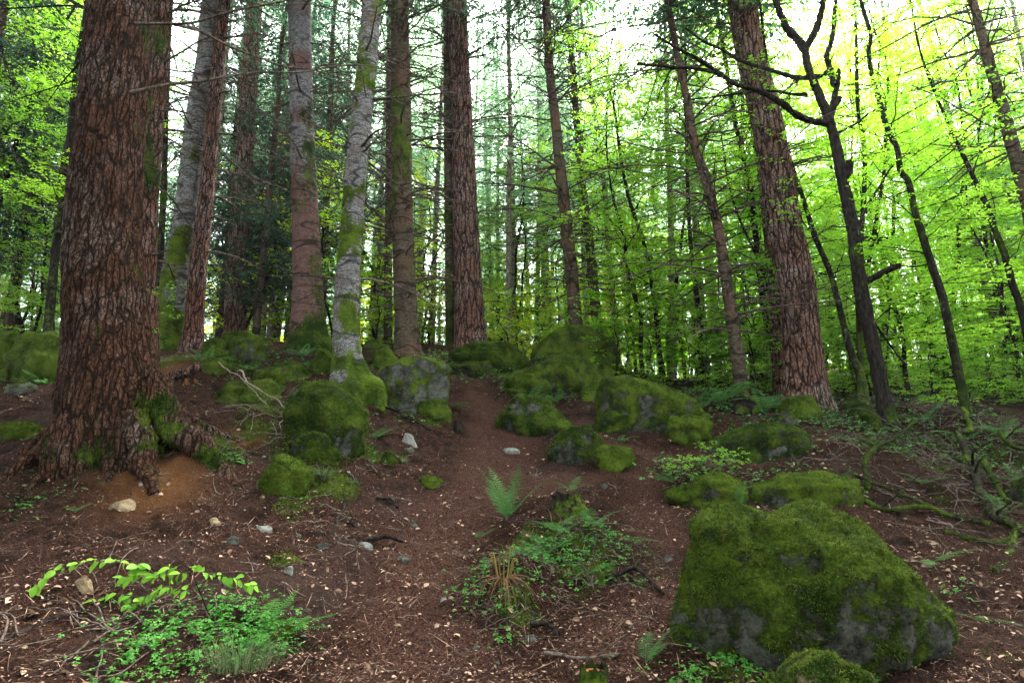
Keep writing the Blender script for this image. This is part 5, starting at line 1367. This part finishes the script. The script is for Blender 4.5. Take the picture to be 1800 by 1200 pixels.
# ------------------------------------------------------------------ ferns, seedlings, ground plants
def frond(mb, L, az, lift, arch, rg, npin=20, wid=.34, detail=True, tw=0.0):
    """one feather shaped fern frond from the origin"""
    n = 26; t = np.linspace(0, 1, n)
    el = lift - arch * t ** 1.3
    dh = np.cos(el) * L / n; dz = np.sin(el) * L / n
    h = np.cumsum(dh); z = np.cumsum(dz); a = az + tw * t
    c = np.stack([h * np.cos(a), h * np.sin(a), z], -1); c = np.vstack([[0, 0, 0], c]); t = np.linspace(0, 1, len(c))
    tube(mb, c, .0028 * (1 - .75 * t) * (L / .5), 4, .35, cap=False)
    tp = np.linspace(.12, .99, npin)
    q = np.stack([np.interp(tp, t, c[:, i]) for i in range(3)], -1)
    g = np.gradient(c, axis=0); d = unit(np.stack([np.interp(tp, t, g[:, i]) for i in range(3)], -1))
    s = unit(np.cross(d, [0, 0, 1.0])); nn = unit(np.cross(s, d))
    pl = L * wid * (np.sin(np.pi * (tp * .86 + .12) ** .8)) * .62 + .008
    tint0 = rg.uniform(.2, .8)
    for sg in (-1, 1):
        dd = unit(s * sg + d * .38 - nn * .12 + rg.normal(0, .06, (npin, 3)))
        ss = unit(np.cross(dd, nn))
        if not detail:
            blades(mb, q, dd, ss, pl, L / npin * .6 * np.ones(npin), np.clip(tint0 + rg.normal(0, .12, npin), 0, 1), fold=nn)
        else:
            m = 7; u = np.tile(np.linspace(.06, .95, m), npin); idx = np.repeat(np.arange(npin), m)
            pb = q[idx] + dd[idx] * (pl[idx] * u)[:, None]; ll = L / npin * .40 * (1.1 - u) * np.clip(pl[idx] / (.12 * L), .4, 1.2)
            blades(mb, q, dd, ss, pl, L / npin * .25 * np.ones(npin), np.clip(tint0 + rg.normal(0, .1, npin), 0, 1))
            for s2 in (-1, 1):
                e = unit(ss[idx] * s2 + dd[idx] * .45)
                blades(mb, pb, e, unit(np.cross(e, nn[idx])), ll, ll * .55, np.clip(tint0 + rg.normal(0, .12, len(idx)), 0, 1))

def fern(label, px, py, n, L, group=None, lift=(.6, 1.25), arch=(.5, 1.3), az=None, seed=1, mat='fern', npin=20, detail=None, Y=None, zoff=0.0, name='fern', wid=.34):
    if Y is None: q = hit(px, py)
    else: q = P(px, py, Y)
    z = gz(q[0], q[1]) if Y is None else q[2]
    root = thing(name, label, 'fern', (q[0], q[1], z + zoff), group=group)
    rg = np.random.RandomState(seed)
    if detail is None: detail = q[1] < 9.5
    for k in range(n):
        a = (az + rg.normal(0, .55)) if az is not None else 2 * math.pi * (k + rg.uniform(-.3, .3)) / n
        mb = MB(); frond(mb, L * rg.uniform(.7, 1.15), a, rg.uniform(*lift), rg.uniform(*arch), rg, npin, wid, detail, rg.normal(0, .25))
        link('frond', mb.mesh('frond', False), M[mat], root)
fern('upright pale green fern standing on the left of the mound in the path', 890, 915, 7, .62, lift=(.9, 1.4), arch=(.1, .8), seed=1, npin=20)
fern('spreading fern at the right front of the crumbling stump on the mound', 985, 935, 6, .42, lift=(.3, .8), arch=(.3, .9), seed=2)
fern('small fern growing from the crumbling stump', 1005, 882, 5, .28, lift=(.5, 1), arch=(.6, 1.2), seed=3, zoff=.12)
fern('fern sprawling on the right side of the mound', 1040, 925, 6, .42, lift=(.2, .7), arch=(.2, .8), seed=4)
fern('broad fern in the middle of the mound between the fiddleheads and the stump', 960, 975, 7, .48, lift=(.3, .9), arch=(.4, 1.0), seed=41)
fern('darker fern low at the front right of the mound', 1030, 1010, 6, .36, lift=(.2, .7), arch=(.4, 1.0), seed=42, mat='sorrel')
fern('low fern fronds at the right foot of the mound', 1100, 950, 3, .36, lift=(.1, .4), arch=(.1, .5), seed=5)
fern('lone small frond left of the upright pale fern', 842, 945, 3, .28, lift=(.2, .6), arch=(.2, .7), seed=6)
fern('fern frond leaning out between the little stump and the huge boulder', 1135, 1165, 4, .26, lift=(.5, 1.1), arch=(.4, 1.0), az=.4, seed=7)
fern('bluish fern spread low behind the huge boulder', 1640, 985, 6, .42, lift=(.15, .5), arch=(.2, .6), seed=8)
fern('long single frond hanging beside the thick mossy fallen branch', 1765, 905, 3, .55, lift=(.6, 1.1), arch=(.8, 1.4), seed=9)
fern('ferns at the back edge of the long ledge', 1475, 850, 4, .34, lift=(.2, .7), arch=(.3, .9), seed=10)
fern('fern tuft between the fallen branches, nearer the ledge', 1625, 850, 6, .45, lift=(.3, .9), arch=(.4, 1.0), seed=11)
fern('fern in the shade of the brushwood at the right edge', 1760, 765, 7, .6, lift=(.3, .9), arch=(.4, 1.1), seed=12)
fern('fern below the brushwood near the right edge', 1700, 775, 6, .5, lift=(.3, .9), arch=(.4, 1.1), seed=13)
fern('second fern under the brushwood, just right of the crooked tree', 1620, 740, 6, .5, lift=(.3, .9), arch=(.4, 1.1), seed=14)
fern('fern at the very edge right of the fallen branches', 1795, 850, 5, .5, lift=(.3, .9), arch=(.4, 1.1), seed=15)
fern('tall bracken-like ferns left of the slender curved spruce', 1270, 712, 9, .85, lift=(.5, 1.1), arch=(.7, 1.3), seed=16, npin=20)
fern('tall bracken-like ferns between the curved spruce and the huge leaning fir', 1345, 722, 9, .85, lift=(.4, 1.0), arch=(.7, 1.3), seed=17, npin=20)
fern('smaller fern clump in front of the curved spruce', 1235, 716, 7, .6, lift=(.4, 1.0), arch=(.7, 1.3), seed=18)
fern('fern growing at the right foot of the grey-faced boulder', 790, 715, 4, .40, lift=(.1, .6), arch=(.2, .7), az=-.2, seed=19)
fern('fern fronds at the right foot of the big green boulder', 655, 770, 5, .45, lift=(.1, .6), arch=(.2, .6), az=.0, seed=20)
fern('fern clump in front of the dark slab on the crest', 930, 700, 7, .5, lift=(.3, .9), arch=(.5, 1.0), seed=21)
fern('fern clump at the foot of the tallest boulder', 975, 705, 6, .5, lift=(.3, .9), arch=(.5, 1.0), seed=22)
fern('fern on the broad mossy mound under the reddish fir', 860, 640, 7, .5, lift=(.3, .9), arch=(.5, 1.0), seed=23, zoff=.2)
fern('fern on the left part of the mossy mound under the reddish fir', 820, 640, 6, .4, lift=(.3, .9), arch=(.5, 1.0), seed=24, zoff=.15)
fern('dark fern beside the mossy lump left of the pale-topped rock', 362, 638, 6, .5, lift=(.3, .9), arch=(.5, 1.0), seed=25)
fern('fern at the foot of the straight grey and reddish fir', 532, 628, 7, .42, lift=(.4, 1), arch=(.5, 1.0), seed=26)
fern('bright little fern in the dark hollow under the old fir', 132, 900, 5, .20, lift=(.4, 1), arch=(.5, 1.2), seed=27)
fern('fern in the gap beside the large dark boulder behind the old fir', 75, 675, 6, .5, lift=(.2, .7), arch=(.4, .9), seed=28)
fern('young fern fronds on the seedling-topped hummock', 1185, 862, 5, .42, lift=(.1, .5), arch=(.1, .5), az=3.3, seed=29, zoff=.1)
fern('upright yellowish fern at the right end of the seedling-topped hummock', 1300, 892, 4, .34, lift=(1.0, 1.4), arch=(.1, .5), seed=30)
fern('small fern below the flat dark rock of the long sloping boulder', 1090, 775, 4, .3, lift=(.2, .7), arch=(.3, .9), seed=31)
fern('fern sprouting over the sorrel patch near the beech seedling', 455, 1115, 7, .38, lift=(.3, .9), arch=(.3, .9), seed=32, mat='sorrel')
fern('two fronds reaching right from the sorrel patch', 490, 1120, 3, .42, lift=(.3, .6), arch=(.2, .5), az=.5, seed=33, mat='sorrel')
fern('small fern on the slope right of the mossy root at the huge boulder', 1720, 1090, 4, .26, lift=(.2, .6), arch=(.3, .7), seed=34)

# fiddleheads and dry stalks of last year's fern
root = thing('fiddlehead_fern', 'clump of unrolling brown fiddleheads over collapsed dry stalks, front of the mound', 'fern', tuple(hit(885, 1035)))
rg = np.random.RandomState(8); stm = leaf_mat('fiddlehead', (.10, .065, .02), (.20, .17, .04), .1); dry = leaf_mat('dry_frond', (.05, .024, .012), (.20, .11, .06), .1)
for k in range(9):
    mb = MB(); a = rg.uniform(0, 6.28); l = rg.uniform(.18, .32); t = np.linspace(0, 1, 12)
    c = np.stack([.03 * np.cos(a) + .05 * t * np.cos(a), .03 * np.sin(a) + .05 * t * np.sin(a), l * t], -1)
    th = np.linspace(0, 4.5, 14)[1:]; rr_ = .022 * (1 - th / 6)
    cu = c[-1] + np.stack([(.022 - rr_ * np.cos(th)) * np.cos(a), (.022 - rr_ * np.cos(th)) * np.sin(a), rr_ * np.sin(th)], -1)
    tube(mb, np.vstack([c, cu]), np.linspace(.0065, .004, 25), 6, rg.uniform(0, 1)); link('frond', mb.mesh('frond'), stm, root)
mb = MB()
for k in range(38):
    a = rg.uniform(-3.14, 0.2) if k % 4 else rg.uniform(0, 6.28); l = rg.uniform(.12, .36); t = np.linspace(0, 1, 7)
    c = np.stack([l * t * math.cos(a), l * t * math.sin(a), .06 + .10 * np.sin(np.pi * t) - .30 * t * max(0, -math.sin(a)) * l - .12 * t], -1)
    tube(mb, c, np.linspace(.0035, .0012, 7), 4, rg.rand())
link('dry_stalks', mb.mesh('dry_stalks'), dry, root, kind='stuff')

# beech seedling in the foreground
q = hit(368, 1085); root = thing('beech_seedling', 'beech seedling with big fresh green leaves spreading over the bare slope', 'seedling', tuple(q))
Ys = q[1]; rg = np.random.RandomState(12)
sp = smooth_path(np.array([P(370, 1090, Ys), P(356, 1050, Ys), P(345, 1025, Ys), P(337, 1003, Ys), P(322, 992, Ys)]) - q, 20)
mb = MB(); tube(mb, sp, np.linspace(.005, .003, 20), 6, b=0); link('stem', mb.mesh('stem'), M['dark'], root)
def seed_branch(pts, dy, leaves, L=.075):
    leaves = int(leaves * 1.4); L *= .98
    c = smooth_path(np.array([P(a, b, Ys + y) for (a, b), y in zip(pts, np.linspace(dy[0], dy[1], len(pts)))]) - q, 30)
    mb = MB(); tube(mb, c, np.linspace(.0026, .0010, 30), 5, b=0); b = link('branch', mb.mesh('branch'), M['twig'], root)
    t = np.linspace(.08, 1.0, leaves); i = np.minimum((t * 29).astype(int), 28)
    p = c[i]; d = unit(c[i + 1] - c[i]); s = unit(np.cross(d, [0, 0, 1.0])) * np.where(np.arange(leaves) % 2, 1, -1)[:, None]
    dd = unit(d * .55 + s * rg.uniform(.2, .9, leaves)[:, None] + np.array([0, 0, 1]) * rg.uniform(-1.4, .5, leaves)[:, None])
    nn = unit(np.array([0, -.75, 1.0]) + rg.normal(0, .35, (leaves, 3)))
    lm = MB(); Ls = L * rg.uniform(.40, 1.3, leaves) * (1 - .2 * (t > .96))
    pet = p + dd * .008
    curl_leaves(lm, pet, dd, nn, Ls, Ls * .66, np.clip(rg.normal(.5, .28, leaves), 0, 1), rg.uniform(.0, .35, leaves), .28, 8)
    link('leaf_spray', lm.mesh('leaf_spray'), M['seed'], b)
seed_branch([(345, 1040), (310, 1034), (285, 1030), (250, 1048), (200, 1042), (150, 1065), (105, 1075), (62, 1082)], (0, -.15), 30, .082)
seed_branch([(262, 1000), (230, 990), (190, 985), (160, 985), (120, 995), (85, 1010), (58, 1035)], (.05, -.2), 24)
seed_branch([(322, 992), (296, 998), (270, 1008), (235, 1010), (205, 1022)], (0, .05), 20)
seed_branch([(336, 1004), (310, 1008), (280, 1012), (262, 1000), (250, 1002)], (0, .05), 14)
seed_branch([(285, 1030), (265, 1045), (240, 1058), (225, 1060)], (-.02, -.1), 12, .06)
seed_branch([(330, 998), (345, 998), (365, 1008), (400, 1012), (425, 1022), (448, 1030)], (0, -.05), 17, .07)
seed_branch([(150, 1064), (130, 1078), (112, 1085)], (-.12, -.2), 7, .08)

# grass tuft
def grass(label, px, py, n, L, seed, name='grass_tuft', sp=.05, mat='grass', wt=.004):
    q = hit(px, py); rg = np.random.RandomState(seed); mb = MB()
    a = rg.uniform(0, 6.28, n); r = sp * np.sqrt(rg.rand(n)); l = L * rg.uniform(.5, 1.2, n)
    out = rg.uniform(.3, 1.1, n); t = np.linspace(0, 1, 5)
    h = r[:, None] + out[:, None] * l[:, None] * t[None] ** 1.5 * .7; zz = l[:, None] * (t[None] * 1.0 - out[:, None] * .75 * t[None] ** 2.2)
    c = np.stack([h * np.cos(a)[:, None], h * np.sin(a)[:, None], zz], -1); s = np.stack([-np.sin(a), np.cos(a), 0 * a], -1)[:, None] * (wt * (1 - t ** 2 * .95))[None, :, None]
    v = np.stack([c - s, c + s], 2).reshape(-1, 3); i = np.arange(n)[:, None] * 10 + np.arange(4)[None] * 2
    mb.add(v, np.stack([i, i + 1, i + 3, i + 2], -1).reshape(-1, 4), np.repeat(rg.rand(n), 10))
    return link(name, mb.mesh(name), M[mat], None, tuple(q - [0, 0, .01]), label=label, category='grass')
grass('tuft of drooping pale and green grass blades on the mossy bank', 567, 842, 190, .24, 1)
grass('small grass tuft on the slope right of the bank', 712, 812, 50, .14, 2)
grass('wide tuft of fine dull green grass at the bottom of the sorrel patch', 425, 1165, 500, .22, 3, sp=.22, wt=.0022)
grass('fine grass clump in the litter left of the fern mound', 620, 850, 60, .14, 4)

# wood sorrel and other small leaves as ground cover
def sorrel(name, spots, seed, size=.020, mat='sorrel'):
    rg = np.random.RandomState(seed); mb = MB()
    for px, py, rx, n, hgt in spots:
        q = hit(px, py); m = n
        x = q[0] + rg.normal(0, rx, m); y = q[1] + rg.normal(0, rx * .8, m)
        keep = fbm(np.stack([x, y, x * 0 + seed], -1), 5.0, 2) + rg.normal(0, .2, m) > -.12
        x, y = x[keep], y[keep]; m = len(x); z = ground(x, y) + hgt * rg.uniform(.4, 1.2, m)
        c = np.stack([x, y, z], -1); tilt = unit(np.array([0, -.1, 1.0]) + rg.normal(0, .30, (m, 3))); a0 = rg.uniform(0, 6.28, m); sz = size * rg.uniform(.6, 1.3, m)
        tint = np.clip(rg.normal(.5, .28, m), 0, 1)
        for k in range(3):
            a = a0 + k * 2.094; d = np.stack([np.cos(a), np.sin(a), 0 * a], -1); d = unit(d - tilt * (d * tilt).sum(1)[:, None] - tilt * .25)
            s = unit(np.cross(d, tilt))
            # heart shaped leaflet: narrow at the stalk, notched at the tip
            L = sz[:, None]
            v = np.stack([c, c + d * L * .55 + s * L * .42, c + d * L + s * L * .40, c + d * L * .84, c + d * L - s * L * .40, c + d * L * .55 - s * L * .42], 1).reshape(-1, 3)
            i = np.arange(m)[:, None] * 6
            mb.add(v, np.concatenate([i + [0, 1, 2], i + [0, 2, 3], i + [0, 3, 4], i + [0, 4, 5]]), np.repeat(tint, 6))
    link(name, mb.mesh(name, False), M[mat], kind='stuff')
sorrel('wood_sorrel', [(400, 1095, .20, 420, .07), (330, 1120, .22, 460, .07), (280, 1150, .15, 200, .06), (450, 1130, .18, 260, .07), (250, 1180, .2, 160, .05), (230, 1090, .05, 16, .05),
    (1300, 1165, .13, 190, .05), (1390, 1140, .12, 130, .05), (1230, 1185, .14, 170, .05), (1480, 1135, .07, 30, .04), (960, 985, .28, 420, .06), (900, 1010, .25, 260, .06), (1040, 1000, .25, 260, .06), (1080, 950, .2, 200, .06), (850, 1040, .12, 70, .05), (1000, 950, .3, 200, .06),
    (870, 1060, .15, 60, .05), (880, 1130, .1, 30, .05), (60, 885, .30, 160, .06), (420, 812, .12, 60, .07), (400, 805, .1, 30, .06), (500, 870, .2, 60, .05), (620, 790, .4, 140, .05), (560, 770, .3, 160, .05),
    (1130, 1030, .06, 12, .04), (1700, 1050, .12, 30, .05), (1500, 1190, .12, 40, .05)], 5)
sorrel('woodland_herbs', [(780, 640, .5, 500, .12), (880, 650, .7, 800, .12), (960, 690, .5, 500, .1), (1180, 700, 1.2, 900, .15), (1280, 720, .9, 800, .15), (1440, 740, .7, 600, .1), (1360, 850, .5, 220, .06), (1400, 870, .3, 90, .06),
    (1560, 770, .6, 400, .1), (1700, 760, .9, 700, .15), (1780, 800, .8, 500, .12), (450, 645, 1.0, 300, .08), (400, 640, .5, 120, .08), (40, 670, .6, 240, .1), (1200, 850, .25, 160, .2), (1260, 850, .25, 160, .2), (560, 640, .6, 160, .08), (700, 735, .3, 60, .06), (1500, 720, 1.2, 500, .2), (1650, 700, 2.0, 900, .3)], 6, .034, 'fern')

def tuft_moss(name, spots, seed):
    rg = np.random.RandomState(seed); mb = MB()
    X, Y_, M_ = [], [], []
    for gx, gy, r, st in GM:
        if gy > 15: continue
        n = int(5200 * r * st / max(gy / 6, 1)); X.append(gx + rg.normal(0, r * .55, n)); Y_.append(gy + rg.normal(0, r * .55, n))
    x = np.concatenate(X); y = np.concatenate(Y_); m = ground_moss(x, y); k = m + .25 * fbm(np.stack([x, y, x * 0], -1), 7.0, 2) + rg.normal(0, .05, len(x)) > .40
    x, y = x[k], y[k]; n = len(x); z = ground(x, y)
    d = unit(np.array([0, 0, .8]) + rg.normal(0, .55, (n, 3))); cl = fbm(np.stack([x, y, x * 0 + 2], -1), 9.0, 2)
    L = .024 * rg.uniform(.5, 1.3, n) * (1 + .7 * cl)
    blades(mb, np.stack([x, y, z - .003], -1), d, unit(np.cross(d, rg.normal(0, 1, (n, 3)))), L, L * .33, np.clip(.45 + .5 * cl + rg.normal(0, .18, n), 0, 1))
    link(name, mb.mesh(name, False), M['moss'], kind='stuff')
tuft_moss('moss_carpet', None, 9)

# young leafy shoots
def shoot(label, px, py, H, n, seed, leaf=.05, mat='seed', zoff=0.0, Lr=(.12, .35)):
    q = hit(px, py); rg = np.random.RandomState(seed); root = thing('leafy_seedling', label, 'seedling', (q[0], q[1], q[2] + zoff))
    c = smooth_path(stem_path(H, .01, rg, 5), 16); mb = MB(); tube(mb, c, np.linspace(.004, .0015, 16), 5); link('stem', mb.mesh('stem'), M['twig'], root)
    lm, bm = MB(), MB(); beech_crown(lm, bm, c, H * .3, H, n, Lr, rg, leaf, 1.0, .003)
    cr = link('crown', lm.mesh('crown'), M[mat], root); link('twigs', bm.mesh('twigs'), M['twig'], cr)
shoot('bright leafy seedling on the left half of the ferny hummock', 1200, 868, .38, 9, 1, zoff=.1)
shoot('taller bright seedling in the middle of the ferny hummock', 1250, 850, .42, 10, 2, zoff=.12)
shoot('bright seedling at the right end of the ferny hummock', 1292, 855, .36, 8, 3, zoff=.1)
shoot('slim leafy shoot hugging the trunk edge of the old fir', 262, 700, 1.9, 12, 4, zoff=0, Lr=(.2, .5))
print('plants', time.time() - T0)

# ------------------------------------------------------------------ damp woodland air
HAZE = .00035
if HAZE:
    mb = MB(); x0, x1, y0, y1, z0, z1 = -330, 330, -290, 290, -40, 75
    v = np.array([[a, b, c] for a in (x0, x1) for b in (y0, y1) for c in (z0, z1)], float)
    mb.add(v, [[0, 1, 3, 2], [4, 6, 7, 5], [0, 4, 5, 1], [2, 3, 7, 6], [0, 2, 6, 4], [1, 5, 7, 3]])
    hz = NT('damp_air'); vp = hz.n('ShaderNodeVolumePrincipled'); vp.inputs['Color'].default_value = (.86, .92, .95, 1); vp.inputs['Density'].default_value = HAZE
    vp.inputs['Anisotropy'].default_value = .2
    hz.t.links.new(vp.outputs[0], hz.out.inputs['Volume'])
    link('haze', mb.mesh('haze', False), hz.m, kind='stuff')
    SC.cycles.volume_bounces = 0
print('done', time.time() - T0)
